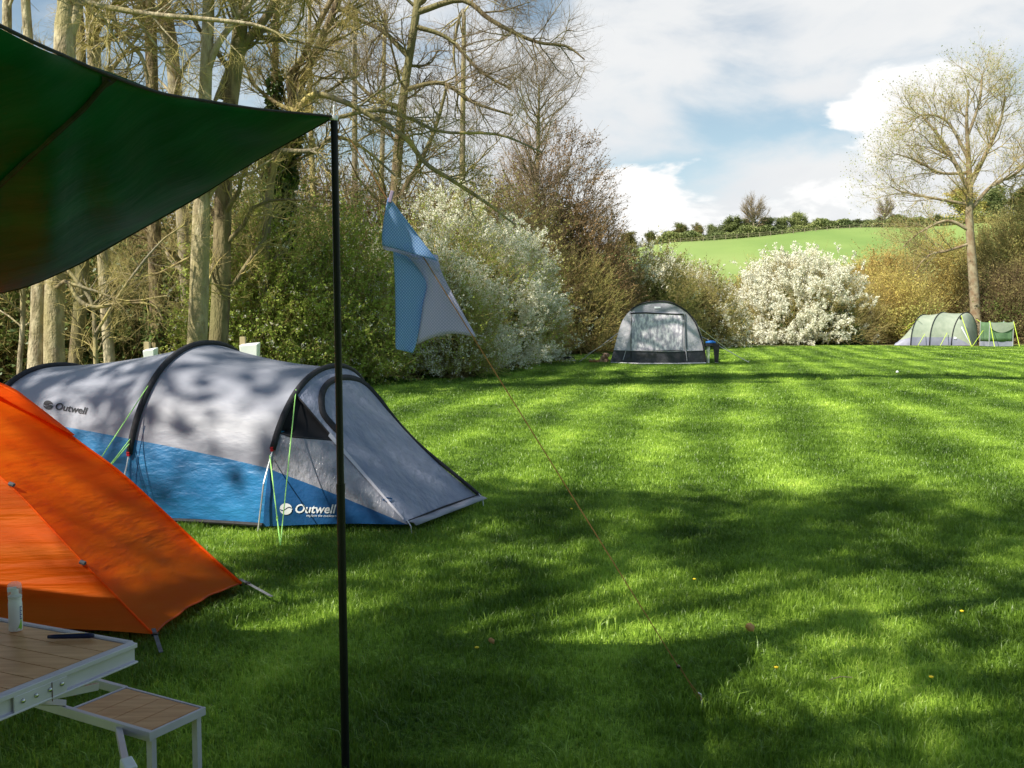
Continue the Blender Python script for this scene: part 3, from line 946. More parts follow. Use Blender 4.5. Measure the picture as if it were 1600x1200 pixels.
def build_outwell():
    V3 = lambda x, y, z=0.0: Vector((x, y, z))
    hoops = [(0, (-1.60, 6.10, 0), (-1.12, 7.70, 0), 0.985, V3(0.075, 0.0), 0.37),
             (1, (-2.56, 6.30, 0), (-2.10, 8.20, 0), 1.145, V3(0.03, 0.0), 0.53),
             (2, (-3.72, 6.62, 0), (-3.22, 8.25, 0), 0.97, V3(-0.06, 0.0), 0.66),
             (3, (-4.75, 7.05, 0), (-4.55, 7.75, 0), 0.20, V3(-0.1, 0.0), 0.20)]
    T = Tunnel(hoops)
    t = empty('tunnel_tent', (-2.4, 7.1, 0), 'grey and blue tunnel tent with pale porch pitched beyond the orange tent', 'tent')
    grey = MB()
    for s0, s1 in ((0, 1), (1, 2), (2, 2.9)):
        grey.grid(T.strip(s0, s1, lambda s: T.qb(s), lambda s: 1 - T.qb(s), 14, 36))
    og = grey.build('roof_panel', M['tent_grey'], t, smooth=True)
    blue = MB(); blue2 = MB()
    for s0, s1 in ((0, 1), (1, 2), (2, 2.9)):
        blue.grid(T.strip(s0, s1, 0.0, lambda s: T.qb(s), 14, 10))
        blue2.grid(T.strip(s0, s1, lambda s: 1 - T.qb(s), 1.0, 14, 10))
    ob = blue.build('side_panel', M['tent_blue'], t, smooth=True); blue2.build('side_panel', M['tent_blue'], t, smooth=True)
    # hoops with sleeves
    for k, s in enumerate((0, 1, 2)):
        h = MB()
        q0 = 0.10 if k else 0.14
        pts = [T.pt(s, q0 + (1 - 2 * q0) * i / 40, 0.012) for i in range(41)]
        h.tube(pts, 0.021, 8)
        h.build('pole_sleeve', M['black_fabric'], t, smooth=True)
        p = MB(); foot = T.pt(s, 0.0) + Vector((-0.02, -0.05, -0.02))
        p.tube([T.pt(s, q0 + 0.01, 0.01), T.pt(s, q0 * 0.5, 0.01) + Vector((-0.01, -0.03, 0)), foot], 0.0055, 6)
        p.build('pole_end', M['alu'], t)
        p = MB(); p.box(T.pt(s, q0, 0.02), (0.02, 0.02, 0.03)); p.build('toggle', mat('toggle_red', (0.6, 0.02, 0.03), rough=0.5), t, bevel=0.003)
    # seams on the blue side
    sm = MB()
    sm.tube([T.pt(0.94, q, 0.002) for q in np.linspace(0.005, 0.16, 8)], 0.0018, 5)
    sm.build('seam', M['blue_dark'], t)
    # groundsheet edge
    e = MB(); e.tube([T.pt(s, 0.0) + Vector((0, -0.01, 0.012)) for s in np.linspace(0, 2.9, 20)], 0.014, 6)
    e.build('groundsheet_edge', M['black_fabric'], t)

    # ---- porch: ruled from the front hoop to the ground edge P1-P2
    P1 = G(636, 822); P1.z = 0.01; P2 = G(748, 786); P2.z = 0.04
    qa, qc = 0.30, 0.66

    def foot(q):
        if q <= qa: return P1
        if q >= qc: return P2
        k = (q - qa) / (qc - qa); k = k * k * (3 - 2 * k) * 0.5 + k * 0.5
        p = P1.lerp(P2, k); p.z = 0.02 - 0.0 * k
        return p

    def porch(q, r):
        a = T.pt(0, q); b = foot(q)
        p = a.lerp(b, r)
        sag = math.sin(math.pi * r) * (0.03 if q < qc else 0.05)
        c = Vector((-1.05, 6.9, 0.15)); d = (c - p); d.normalize()
        # bulge of the crown just past the hoop
        return p + d * (sag - 0.035 * math.exp(-((r - 0.10) / 0.1) ** 2) * math.sin(math.pi * q))

    def pgrid(q0, q1, r0, r1, I, J):
        A = np.zeros((I, J, 3))
        for i in range(I):
            for j in range(J):
                q = q0 + (q1 - q0) * i / (I - 1)
                a = r0(q) if callable(r0) else r0; b = r1(q) if callable(r1) else r1
                A[i, j] = tuple(porch(q, a + (b - a) * j / (J - 1)))
        return A
    band = 0.0
    front = MB(); front.grid(pgrid(qa, 1.0, 0.0, 1.0, 46, 22))
    of = front.build('porch_front', M['porch_grey'], t, smooth=True)
    # near side of the porch: blue wedge below, clear window above, open vent at the top
    N0 = hoops[0]
    # the side is a ruled fan; split by q along the hoop: blue for q<qblue, window to qwin, vent above
    qbl = T.qb(0); qwin = T.qb(0, 0.60)
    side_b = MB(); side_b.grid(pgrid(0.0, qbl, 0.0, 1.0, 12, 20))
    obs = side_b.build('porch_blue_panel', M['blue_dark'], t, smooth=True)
    side_w = MB(); side_w.grid(pgrid(qbl, qwin, 0.0, 1.0, 12, 20)); 
    rv = lambda q: 0.02 + 0.33 * max(0.0, (q - qwin) / (qa - qwin)) ** 0.6
    side_w.grid(pgrid(qwin, qa, rv, 1.0, 14, 14))
    ow = side_w.build('porch_window', M['pvc'], t, smooth=True)
    # vent: dark mesh set back behind the opening
    vent = MB(); A = pgrid(qwin, qa, 0.0, rv, 14, 10)
    A = A + np.array([0.02, 0.06, 0.0]) * np.ones_like(A) * (np.sin(np.linspace(0, math.pi, 10))[None, :, None])
    vent.grid(A); vent.build('vent_mesh', M['mesh_black'], t, smooth=True)
    fl = MB()  # pale seam strip from the vent tip to the porch corner
    fl.grid(np.array([[tuple(porch(qa - 0.012, r)), tuple(porch(qa + 0.006, r))] for r in np.linspace(0.30, 0.97, 14)]) + np.array([0, -0.008, 0.004]))
    fl.build('seam_strip', M['awning_grey'], t, smooth=True)
    v = MB(); v.tube([porch(q, rv(q)) for q in np.linspace(qwin, qa, 14)] + [porch(qa, r) for r in np.linspace(0.34, 0, 8)], 0.006, 6)
    v.build('vent_trim', M['black_fabric'], t)
    # zipped door arch on the front panel
    arch = [porch(qa + 0.035, 0.34), porch(qa + 0.03, 0.26), porch(qa + 0.035, 0.19), porch(0.38, 0.125), porch(0.44, 0.10), porch(0.51, 0.10), porch(0.58, 0.12), porch(0.63, 0.18), porch(0.66, 0.27)]
    arch = [Vector(p) for p in poly(arch, 30)]
    a = MB()
    Ar = np.array([[tuple(p), tuple(p)] for p in arch])
    for i in range(len(arch)):
        tdir = (arch[min(i + 1, len(arch) - 1)] - arch[max(i - 1, 0)]).normalized()
        nrm = Vector((0.45, -0.8, 0.35)).normalized(); side = tdir.cross(nrm).normalized() * 0.022
        q = arch[i] + nrm * 0.010
        Ar[i, 0] = tuple(q - side); Ar[i, 1] = tuple(q + side)
    a.grid(Ar); a.build('door_zip', M['black_fabric'], t, smooth=True, solid=0.004)
    # dark far edge running from the hoop to the far ground corner
    a = MB(); a.tube([porch(0.66 + 0.06 * (1 - r), r) + Vector((0.012, 0, 0.012)) for r in np.linspace(0.02, 1.0, 24)], 0.014, 6)
    a.build('edge_binding', M['black_fabric'], t, smooth=True)
    # storm flap standing off the far edge
    f = MB(); c0 = W(588, 640, 7.25); c1 = W(600, 655, 7.2); c2 = W(619, 655, 7.2); c3 = W(620, 686, 7.1); c4 = W(612, 672, 7.1)
    f.add([tuple(p) for p in (c0, c2, c3, c4)], [(0, 1, 2, 3)]); f.build('storm_flap', M['black_fabric'], t, solid=0.01)
    # front ground flap
    fl = MB(); dn = Vector((0.55, -0.28, 0)).normalized() * 0.07
    row = [[tuple(P1.lerp(P2, k) + Vector((0, 0, 0.02))), tuple(P1.lerp(P2, k) + dn * 0.7 + Vector((0, 0, 0.018 + 0.01 * math.sin(k * 17)))), tuple(P1.lerp(P2, k) + dn + Vector((0, 0, -0.0)))] for k in np.linspace(0, 1.0, 16)]
    fl.grid(np.array(row)); fl.build('ground_flap', M['tent_grey'], t, smooth=True, solid=0.003)
    b_ = MB(); b_.tube([P1 + Vector((0, 0, .02)), P1.lerp(P2, .5) + Vector((0, 0, .028)), P2 + Vector((0, 0, .02))], 0.006, 6)
    b_.build('hem_cord', M['black_fabric'], t)
    # tie loop on the front panel
    bvf = bvh_of([of, ow]); px = [(598, 782), (603, 778), (612, 780), (610, 784), (602, 784)]
    pts = [onto(bvf, u, v_, 0.006) for u, v_ in px]
    k = MB(); k.tube([p for p in pts if p], 0.004, 5); k.build('tie_loop', M['blue_dark'], t)
    # corner pegs and straps
    for p in (P1, P2):
        k = MB(); k.tube([p + Vector((0, 0, 0.03)), p + Vector((0.03, -0.05, 0.0)), p + Vector((0.035, -0.055, -0.05))], 0.004, 6); k.build('peg', M['alu'], t)
    # lettering
    bside = bvh_of([obs, ob]); broof = bvh_of([og])
    xd = Vector((0.998, 0.012)); yd = Vector((0.0, -1.0))
    logo(bside, (437, 795), xd, yd, 15.9, M['ink_white'], t)
    xd = Vector((0.985, 0.165)); yd = Vector((0.10, -1.0))
    logo(broof, (68, 632), xd, yd, 12.6, M['ink_black'], t, tagline=False)
    # guy lines (lime)
    for (a0, b0) in ((T.pt(0, T.qb(0, 0.84), 0.03), G(438, 852)), (T.pt(0, T.qb(0, 0.45), 0.03), G(438, 852)),
                     (T.pt(1, T.qb(1, 0.86), 0.03), G(70, 850)), (T.pt(1, T.qb(1, 0.53), 0.03), G(76, 850)),
                     (T.pt(1, T.qb(1, 0.50), 0.03), G(68, 850))):
        k = MB(); k.tube([a0, b0], 0.0035, 6); k.build('guy_line', M['lime_cord'], t)
    k = MB(); k.box(G(438, 852).lerp(T.pt(0, T.qb(0, 0.45), 0.03), 0.28), (0.01, 0.012, 0.022)); k.build('slider', M['lime_cord'], t)
    return T


TENT = build_outwell()


# ------------------------------------------------------------------ orange tent
def build_orange():
    t = empty('dome_tent', (-2.9, 4.6, 0), 'bright orange dome tent at the left behind the camping table', 'tent')
    apex = Vector((-3.35, 4.62, 1.22))
    cA = G(375, 912, 0.03); cB = G(240, 991, 0.02)
    arcA = poly([cA, W(315, 858, 4.80), W(250, 797, 4.79), W(185, 738, 4.77), W(120, 690, 4.75), W(45, 632, 4.72), W(0, 604, 4.72), (-2.9, 4.7, 1.125), apex], 40)
    arcB = poly([cB, W(190, 940, 4.03), W(131, 880, 4.08), W(75, 820, 4.15), W(17, 760, 4.22), (-2.62, 4.35, 0.86), (-2.95, 4.5, 1.05), apex], 40)
    cC = Vector((-3.6, 3.75, 0.02))
    arcC = poly([cC, (-3.55, 3.8, 0.4), (-3.5, 4.0, 0.8), (-3.42, 4.3, 1.1), apex], 40)
    cD = Vector((-2.9, 5.75, 0.02))
    arcD = poly([cD, (-2.95, 5.6, 0.4), (-3.05, 5.35, 0.8), (-3.2, 5.0, 1.1), apex], 40)
    cE = Vector((-5.0, 5.0, 0.02))
    arcE = poly([cE, (-4.8, 4.95, 0.45), (-4.4, 4.85, 0.85), (-3.9, 4.7, 1.1), apex], 40)

    def panel(a, b, sag_e=0.06, inn=0.035, up=0.0):
        J = 22; A = np.zeros((40, J, 3))
        for i in range(40):
            w = np.linalg.norm(a[i] - b[i])
            for j in range(J):
                k = j / (J - 1)
                p = a[i] * (1 - k) + b[i] * k
                m_ = (a[i] + b[i]) / 2 - np.array([-3.3, 4.7, 0.2]); m_ = m_ / (np.linalg.norm(m_) + 1e-9)
                bow = 4 * k * (1 - k)
                p = p - m_ * inn * bow * w
                # catenary bottom edge lifts between the pegs
                p = p + np.array([0, 0, sag_e * bow * (1 - i / 39.0) ** 3])
                p = p - m_ * (0.0035 + 0.002 * (1 - i / 39.0) ** 2) * math.sin(k * 24 + i * 0.10) * bow ** 0.7
                A[i, j] = p
        return A
    w = MB(); w.grid(panel(arcA, arcB, 0.012)); o1 = w.build('end_panel', M['orange'], t, smooth=True)
    w = MB(); w.grid(panel(arcB, arcC, 0.03)); o2 = w.build('side_panel', M['orange'], t, smooth=True)
    w = MB(); w.grid(panel(arcD, arcA, 0.05)); w.grid(panel(arcE, arcD, .03)); w.grid(panel(arcC, arcE, .03))
    w.build('rear_panel', M['orange'], t, smooth=True)
    # ridge hood: a second skin along the upper edge
    h = []
    for i in range(20, 40):
        a = Vector(arcA[i]); b = Vector(arcB[i])
        n1 = Vector((0.25, -0.55, 0.75)).normalized()
        wd = 0.16 * ((i - 20) / 19) ** 0.6
        row = [tuple(a + Vector((0, 0.03, 0.012)))]
        for k in (0.25, 0.5, 0.8, 1.0):
            row.append(tuple(a.lerp(b, k * min(1.0, wd / max((b - a).length, 0.05))) + n1 * (0.022 + 0.008 * math.sin(i * 0.8 + k * 4))))
        h.append(row)
    w = MB(); w.grid(np.array(h)); w.build('ridge_hood', M['orange'], t, smooth=True, solid=0.002)
    # pole along edge A
    p = MB(); p.tube([Vector(a) + Vector((0.004, 0.012, -0.012)) for a in arcA[:30]], 0.0055, 6); p.build('pole', M['black_metal'], t, smooth=True)
    p = MB(); p.tube([Vector(a) + Vector((0.006, -0.004, 0.004)) for a in arcA], 0.006, 6); p.build('seam', M['orange'], t, smooth=True)
    p = MB(); p.tube([Vector(a) + Vector((0.0, -0.003, 0.002)) for a in arcB], 0.004, 6); p.build('seam', M['orange'], t, smooth=True)
    p = MB()
    p.tube([Vector(a) + Vector((0, 0, 0.0)) for a in panel(arcA, arcB, 0.012)[0]], 0.004, 5)
    p.build('hem', M['orange_seam'], t)
    for uv in ((131, 880), (17, 760)):
        bv = bvh_of([o1, o2]); q = onto(bv, uv[0], uv[1], 0.012) or W(uv[0], uv[1], 4.1)
        k = MB(); k.tube([q + Vector((-0.012, 0, 0.004)), q + Vector((0.012, -0.004, -0.004))], 0.010, 8); k.build('pole_clip', M['grey_web'], t, bevel=0.002)
    # corner straps
    for c, e in ((cA, G(425, 936)), (cB, G(252, 1024))):
        d = e - c; sd_ = Vector((-d.y, d.x, 0)).normalized() * 0.008
        k = MB(); row = []
        for r in np.linspace(0, 1, 8):
            q = c.lerp(e, r) + Vector((0, 0, 0.012 * (1 - r) + 0.012))
            row.append([tuple(q - sd_), tuple(q + sd_)])
        k.grid(np.array(row)); k.build('strap', M['grey_web'], t, solid=0.002)
        k = MB(); k.box(c.lerp(e, 0.25) + Vector((0, 0, 0.02)), (0.024, 0.02, 0.012)); k.build('buckle', M['black_metal'], t, bevel=0.003)
    # dark groundsheet just inside
    g = MB(); g.add([tuple(Vector(c) + Vector((0, 0, 0.02)) * 1) for c in ((cA.x - .06, cA.y + .02, 0), (cB.x - .08, cB.y + .06, 0), (cC.x, cC.y + .05, 0), (cE.x, cE.y, 0), (cD.x, cD.y, 0))], [(0, 1, 2, 3, 4)])
    g.build('groundsheet', M['black_fabric'], t)
    inner = MB()
    pts = [Vector((cA.x - .10, cA.y, 0)), Vector((cB.x - .10, cB.y + .10, 0)), Vector((cC.x, cC.y + .1, 0))]
    top = [Vector((-2.2, 4.76, 0.55)), Vector((-2.2, 4.45, 0.42)), Vector((-3.4, 4.2, 0.6))]
    inner.add([tuple(p) for p in pts + top], [(0, 1, 4, 3), (1, 2, 5, 4)])
    inner.build('inner_wall', M['black_fabric'], t)


build_orange()


# ------------------------------------------------------------------ folding picnic table with seat
ZT = 0.64


def build_table():
    z = ZT
    c = G(207, 1003, z)                 # near right corner of the top
    a = G(0, 1085, z); b = G(0, 978, z)
    ex = (a - c); ex.z = 0; ex.normalize()            # along the short edge, towards the camera
    ey = (b - c); ey.z = 0; ey.normalize()
    ey = (ey - ex * ey.dot(ex)).normalized()          # along the far edge, to the left
    Ls, Ll = 0.62, 0.86
    rot = Matrix((ex, ey, Vector((0, 0, 1)))).transposed()
    P = lambda i, j, zz=0.0: c + ex * i + ey * j + Vector((0, 0, zz))
    t = empty('picnic_table', (P(Ls / 2, Ll / 2).x, P(Ls / 2, Ll / 2).y, 0), 'folding aluminium picnic table with wood boards and attached seat, lower left', 'table')
    # boards run parallel to the long axis
    nb = 11; bw = (Ls - 0.024) / nb
    top = MB()
    for k in range(nb):
        i0 = 0.012 + k * bw
        top.box(P(i0 + bw / 2, Ll / 2, -0.0045), (bw - 0.0022, Ll - 0.024, 0.006), rot)
    top.build('table_top', M['wood'], t)
    gr = MB(); gr.box(P(Ls / 2, Ll / 2, -0.012), (Ls - 0.02, Ll - 0.02, 0.006), rot); gr.build('backing', M['groove'], t)
    H = 0.042
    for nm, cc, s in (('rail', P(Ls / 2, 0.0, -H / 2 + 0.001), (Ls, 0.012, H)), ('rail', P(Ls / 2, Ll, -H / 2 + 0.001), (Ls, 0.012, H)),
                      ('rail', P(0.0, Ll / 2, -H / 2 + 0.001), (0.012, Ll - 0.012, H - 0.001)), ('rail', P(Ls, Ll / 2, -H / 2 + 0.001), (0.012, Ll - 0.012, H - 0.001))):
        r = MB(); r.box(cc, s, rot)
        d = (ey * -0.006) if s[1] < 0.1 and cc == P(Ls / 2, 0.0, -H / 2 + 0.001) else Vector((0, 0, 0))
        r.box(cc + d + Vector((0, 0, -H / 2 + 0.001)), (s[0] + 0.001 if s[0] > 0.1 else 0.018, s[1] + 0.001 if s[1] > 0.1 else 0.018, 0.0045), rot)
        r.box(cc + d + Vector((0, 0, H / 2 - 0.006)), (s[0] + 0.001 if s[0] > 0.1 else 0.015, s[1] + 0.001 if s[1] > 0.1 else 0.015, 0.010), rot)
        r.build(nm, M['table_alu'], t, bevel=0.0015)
    # hinge plate with rivets at the fold, on the end rail
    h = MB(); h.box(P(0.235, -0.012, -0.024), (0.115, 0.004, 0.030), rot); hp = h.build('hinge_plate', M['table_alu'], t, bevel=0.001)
    for k in (-0.045, -0.018, 0.012, 0.040):
        rv = MB(); q = P(0.235 + k, -0.014, -0.022 if k > -.03 else -.02)
        rv.tube([q, q - ey * 0.003, q - ey * 0.0045], [0.0045, 0.0042, 0.002], 10); rv.build('rivet', M['rivet'], t, smooth=True)
    s = MB(); s.box(P(0.212, -0.0145, -0.028), (0.0015, 0.001, 0.036), rot); s.build('fold_gap', M['groove'], t)
    # seat
    zs = 0.37
    s0 = G(318, 1105, zs); s1 = G(235, 1143, zs); s3 = G(165, 1088, zs); s2 = s1 + (s3 - s0)
    u = (s1 - s0).normalized(); w_ = (s3 - s0); wl = w_.length; w_.normalize(); w_ = (w_ - u * w_.dot(u)).normalized()
    sw = (s1 - s0).length; sl = wl
    rs = Matrix((u, w_, Vector((0, 0, 1)))).transposed()
    Q = lambda i, j, zz=0.0: s0 + u * i + w_ * j + Vector((0, 0, zz))
    st = MB(); nb = 4; bw = (sl - 0.014) / nb
    for k in range(nb):
        st.box(Q(sw / 2, 0.007 + bw * (k + .5), -0.004), (sw - 0.014, bw - 0.002, 0.006), rs)
    seat = st.build('seat', M['wood'], t)
    g2 = MB(); g2.box(Q(sw / 2, sl / 2, -0.010), (sw - 0.01, sl - 0.01, 0.005), rs); g2.build('seat_backing', M['groove'], t)
    hr = 0.020
    fr = MB()
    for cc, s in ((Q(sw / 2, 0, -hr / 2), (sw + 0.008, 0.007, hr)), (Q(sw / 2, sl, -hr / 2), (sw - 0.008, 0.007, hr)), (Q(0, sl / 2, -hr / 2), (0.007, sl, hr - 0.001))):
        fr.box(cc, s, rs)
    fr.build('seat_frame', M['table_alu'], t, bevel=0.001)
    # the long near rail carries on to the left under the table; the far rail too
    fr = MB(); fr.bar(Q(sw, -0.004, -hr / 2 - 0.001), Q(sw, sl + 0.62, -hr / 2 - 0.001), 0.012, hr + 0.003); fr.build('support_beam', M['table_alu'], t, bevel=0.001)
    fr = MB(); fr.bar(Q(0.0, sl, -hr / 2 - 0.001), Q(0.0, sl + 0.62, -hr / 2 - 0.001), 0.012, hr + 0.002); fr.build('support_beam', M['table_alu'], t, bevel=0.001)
    # legs
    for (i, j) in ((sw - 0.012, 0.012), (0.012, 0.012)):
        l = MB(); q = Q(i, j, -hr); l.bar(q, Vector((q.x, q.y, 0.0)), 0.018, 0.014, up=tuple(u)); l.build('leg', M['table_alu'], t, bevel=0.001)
    # second seat out of frame side keeps the table standing
    cen = P(Ls / 2, Ll / 2)
    # braces from the top rail to the beams
    def px(u_, v_, z_): return G(u_, v_, z_)
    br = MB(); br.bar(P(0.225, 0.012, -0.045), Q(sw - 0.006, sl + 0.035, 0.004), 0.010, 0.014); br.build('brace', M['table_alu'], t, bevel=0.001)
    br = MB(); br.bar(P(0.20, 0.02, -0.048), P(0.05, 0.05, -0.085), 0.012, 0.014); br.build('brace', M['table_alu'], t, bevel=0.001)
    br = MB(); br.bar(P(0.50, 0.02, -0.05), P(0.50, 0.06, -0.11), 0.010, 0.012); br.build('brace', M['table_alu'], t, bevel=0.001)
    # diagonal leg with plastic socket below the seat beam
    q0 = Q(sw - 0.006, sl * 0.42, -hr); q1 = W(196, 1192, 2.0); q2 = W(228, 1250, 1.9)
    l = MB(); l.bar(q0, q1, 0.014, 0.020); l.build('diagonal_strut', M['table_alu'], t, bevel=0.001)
    l = MB(); l.bar(q1, q1 + (q2 - q1) * 0.3, 0.026, 0.030); l.build('socket', M['white_plastic'], t, bevel=0.003)
    l = MB(); end = q1 + (q2 - q1) * 1.0; end2 = end + (q2 - q0) * (end.z / max(1e-3, (q0.z - q2.z)))
    l.bar(q1 + (q2 - q1) * 0.3, Vector((end2.x, end2.y, 0.0)), 0.018, 0.022); l.build('leg', M['black_metal'], t, bevel=0.001)
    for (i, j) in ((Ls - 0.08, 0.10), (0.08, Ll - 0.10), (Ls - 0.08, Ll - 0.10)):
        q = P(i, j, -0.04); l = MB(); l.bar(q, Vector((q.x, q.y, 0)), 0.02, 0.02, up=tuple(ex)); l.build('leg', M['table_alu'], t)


build_table()


def build_table_things():
    z = ZT + 0.0005
    p = G(25, 985, z)
    t = empty('foam_bottle', tuple(p), 'small white foam soap bottle with clear cap standing on the picnic table', 'bottle')
    c = (p.x, p.y, p.z)
    b = MB(); b.lathe(c, [(0.012, 0), (0.0138, 0.002), (0.0138, 0.060), (0.0132, 0.064), (0.0128, 0.068), (0.0128, 0.070)], 28); b.build('body', M['white_plastic'], t, smooth=True)
    b = MB(); b.lathe(c, [(0.0136, 0.070), (0.0136, 0.076), (0.011, 0.078), (0.0075, 0.079), (0.0075, 0.088), (0.006, 0.090)], 24)
    b.box((c[0] - 0.004, c[1] - 0.004, c[2] + 0.091), (0.018, 0.009, 0.008), Matrix.Rotation(0.5, 3, 'Z')); b.build('pump', M['white_plastic'], t)
    cap = bpy.data.materials.new('clear_cap'); cap.use_nodes = True; bs = cap.node_tree.nodes['Principled BSDF']
    bs.inputs['Base Color'].default_value = (0.85, 0.9, 0.95, 1); bs.inputs['Alpha'].default_value = 0.28; bs.inputs['Roughness'].default_value = 0.15
    b = MB(); b.lathe(c, [(0.0140, 0.073), (0.0140, 0.098), (0.0125, 0.103), (0.008, 0.106), (0.002, 0.107)], 28); b.build('cap', cap, t, smooth=True)
    # printed label: blue marks and green leaf shape wrapped on the body
    gm = mat('label_green', (0.25, 0.52, 0.06), rough=0.5); bm = mat('label_blue', (0.03, 0.05, 0.28), rough=0.5)
    def wrap(V, F, name, m_):
        me = bpy.data.meshes.new(name)
        me.from_pydata([(c[0] + 0.0141 * math.cos(a), c[1] + 0.0141 * math.sin(a), c[2] + zz) for a, zz in V], [], F); link(name, me, t, m_)
    th0 = math.atan2(-c[1], -c[0])
    wrap([(th0 + 0.05, 0.004), (th0 + 0.35, 0.010), (th0 + 0.62, 0.018), (th0 + 0.85, 0.030), (th0 + 0.95, 0.018), (th0 + 1.0, 0.008), (th0 + 0.8, 0.003)], [(0, 1, 2, 3, 4, 5, 6)], 'label_leaf', gm)
    V = []; F = []
    for k in range(7):
        a = th0 + 0.62; zz = 0.026 + k * 0.0042
        i = len(V); w_ = 0.25 if k % 2 else 0.42
        V += [(a, zz), (a + w_, zz), (a + w_, zz + 0.0026), (a, zz + 0.0026)]; F.append((i, i + 1, i + 2, i + 3))
    wrap(V, F, 'label_marks', bm)
    # folding knife / pen
    a = G(75, 999, z); b_ = G(147, 997, z)
    navy = mat('navy_plastic', (0.012, 0.018, 0.06), rough=0.4)
    t = empty('folded_knife', tuple((a + b_) / 2), 'dark blue folded pocket knife lying on the picnic table', 'knife')
    d = (b_ - a); n_ = Vector((-d.y, d.x, 0)).normalized()
    up = Vector((0, 0, 0.0055))
    k = MB(); k.tube([a + up, a.lerp(b_, .15) + up, a.lerp(b_, .5) + up, a.lerp(b_, .9) + up, b_ + up], [0.0038, 0.0048, 0.0052, 0.0056, 0.004], 10); k.build('handle', navy, t, smooth=True)
    k = MB(); k.bar(a.lerp(b_, .25) + up * 1.9, a.lerp(b_, .8) + up * 2.1, 0.003, 0.002); k.build('clip', M['rivet'], t)


build_table_things()


# ------------------------------------------------------------------ far awning with its bits
def build_awning():
    D = 32.0
    t = empty('inflatable_awning', (4.9, 33.2, 0), 'grey domed awning tent with clear window and black skirt, middle distance', 'awning')
    # front outline in px (left base over the arch to right base)
    fr = [(953, 567), (959, 547), (966, 520), (973, 500), (986, 484), (1003, 474.5), (1024, 471), (1047, 472.5), (1070, 484.5), (1085, 502), (1094.5, 525), (1100, 547), (1103, 567)]
    K = 44
    f = poly([(u, v, 0) for u, v in fr], K)
    base_l = G(953, 567); base_r = G(1103, 567)
    def dep(u): return base_l.y + (base_r.y - base_l.y) * (u - 953) / 150.0
    front = np.array([tuple(W(u, v, dep(u) + 0.25 * (567 - v) / 97)) for u, v, _ in f])
    front[:, 2] = np.maximum(front[:, 2], 0)
    cx = front[:, 0].mean()
    back = front.copy(); back[:, 1] += 2.5; back[:, 0] = cx + (front[:, 0] - cx) * 0.94 + 0.62; back[:, 2] *= 0.97
    # shell: back arch set so that the right side shows
    sh = MB(); A = np.stack([front * (1 - k) + back * k + np.array([0, 0, -0.05 * math.sin(math.pi * k)]) for k in np.linspace(0, 1, 9)], 0)
    # split by height for the skirt
    zb = 0.42
    iz = [i for i in range(K) if front[i, 2] < zb]
    il = max(i for i in iz if i < K / 2); ir = min(i for i in iz if i > K / 2)
    sh.grid(A[:, il:ir + 1]); osh = sh.build('shell', M['awning_top'], t, smooth=True)
    for part in (A[:, :il + 1], A[:, ir:]):
        sk = MB(); sk.grid(part); sk.build('side_skirt', M['awning_skirt'], t, smooth=True)
    # front face filled by horizontal rows
    def row(z):
        L = front[:K // 2]; Rr = front[K // 2:][::-1]
        xl = np.interp(z, L[:, 2], L[:, 0]); yl = np.interp(z, L[:, 2], L[:, 1]); xr = np.interp(z, Rr[:, 2], Rr[:, 0]); yr = np.interp(z, Rr[:, 2], Rr[:, 1])
        return Vector((xl, yl, z)), Vector((xr, yr, z))
    ztop = front[:, 2].max() - 0.002
    def face(z0, z1, n, bulge=0.05):
        rows = []
        for z in np.linspace(z0, z1, n):
            l, r = row(z); rows.append([tuple(l.lerp(r, k) + Vector((0, -bulge * math.sin(math.pi * k) * math.sin(math.pi * min(1, z / 2)), 0))) for k in np.linspace(0, 1, 24)])
        return np.array(rows)
    b = MB(); b.grid(face(zb, 1.70, 16)); b.build('front_wall', M['awning_grey'], t, smooth=True)
    b = MB(); b.grid(face(1.70, ztop, 10)); b.build('front_gable', M['awning_top'], t, smooth=True)
    b = MB(); b.grid(face(0.0, zb, 6)); b.build('front_skirt', M['awning_skirt'], t, smooth=True)
    bb = MB(); bb.grid(face(0.0, ztop, 20))
    me = bb.mesh('tmp'); tmp = bpy.data.objects.new('tmp', me); bv = bvh_of([tmp]); bpy.data.objects.remove(tmp)
    # window
    n = 10; rows = []
    for v in np.linspace(491, 547, n):
        rows.append([tuple(onto(bv, u, v, 0.02)) for u in np.linspace(986, 1066, 14)])
    w = MB(); w.grid(np.array(rows)); w.build('window', M['pvc_far'], t, smooth=True)
    # trims
    def line(px, r, nm, m_, off=0.03):
        pts = [onto(bv, u, v, off) for u, v in px]; pts = [p for p in pts if p]
        if len(pts) > 1:
            k = MB(); k.tube(pts, r, 5); k.build(nm, m_, t)
    line([(985, 489.5), (1010, 489), (1040, 490.5), (1067, 491.5)], 0.022, 'window_trim', M['black_fabric'])
    line([(987, 490), (986, 520), (986, 560)], 0.012, 'window_trim', M['black_fabric'])
    line([(1068, 491), (1069, 525), (1072, 560)], 0.012, 'window_trim', M['black_fabric'])
    line([(1071, 491), (1072, 525), (1073, 545)], 0.010, 'window_trim', M['black_fabric'])
    line([(960, 547), (1000, 548), (1050, 549), (1098, 547.5)], 0.012, 'seam', M['awning_grey'])
    line([(988, 500), (984, 530), (977, 550), (973, 563)], 0.012, 'tie_cord', M['awning_grey'], 0.06)
    line([(1068, 500), (1070, 540), (1073, 564)], 0.012, 'tie_cord', M['awning_grey'], 0.06)
    k = MB(); k.tube([Vector(p) + Vector((0, -0.02, 0.0)) for p in front[14:]], 0.028, 6); k.build('air_beam', M['black_fabric'], t, smooth=True)
    # pale mark on the gable
    V2 = [(1022, 479.5), (1032, 479.5), (1032, 482), (1022, 482)]
    decal(bv, V2, [(0, 1, 2, 3)], 'badge', M['ink_white'], t, 0.03)
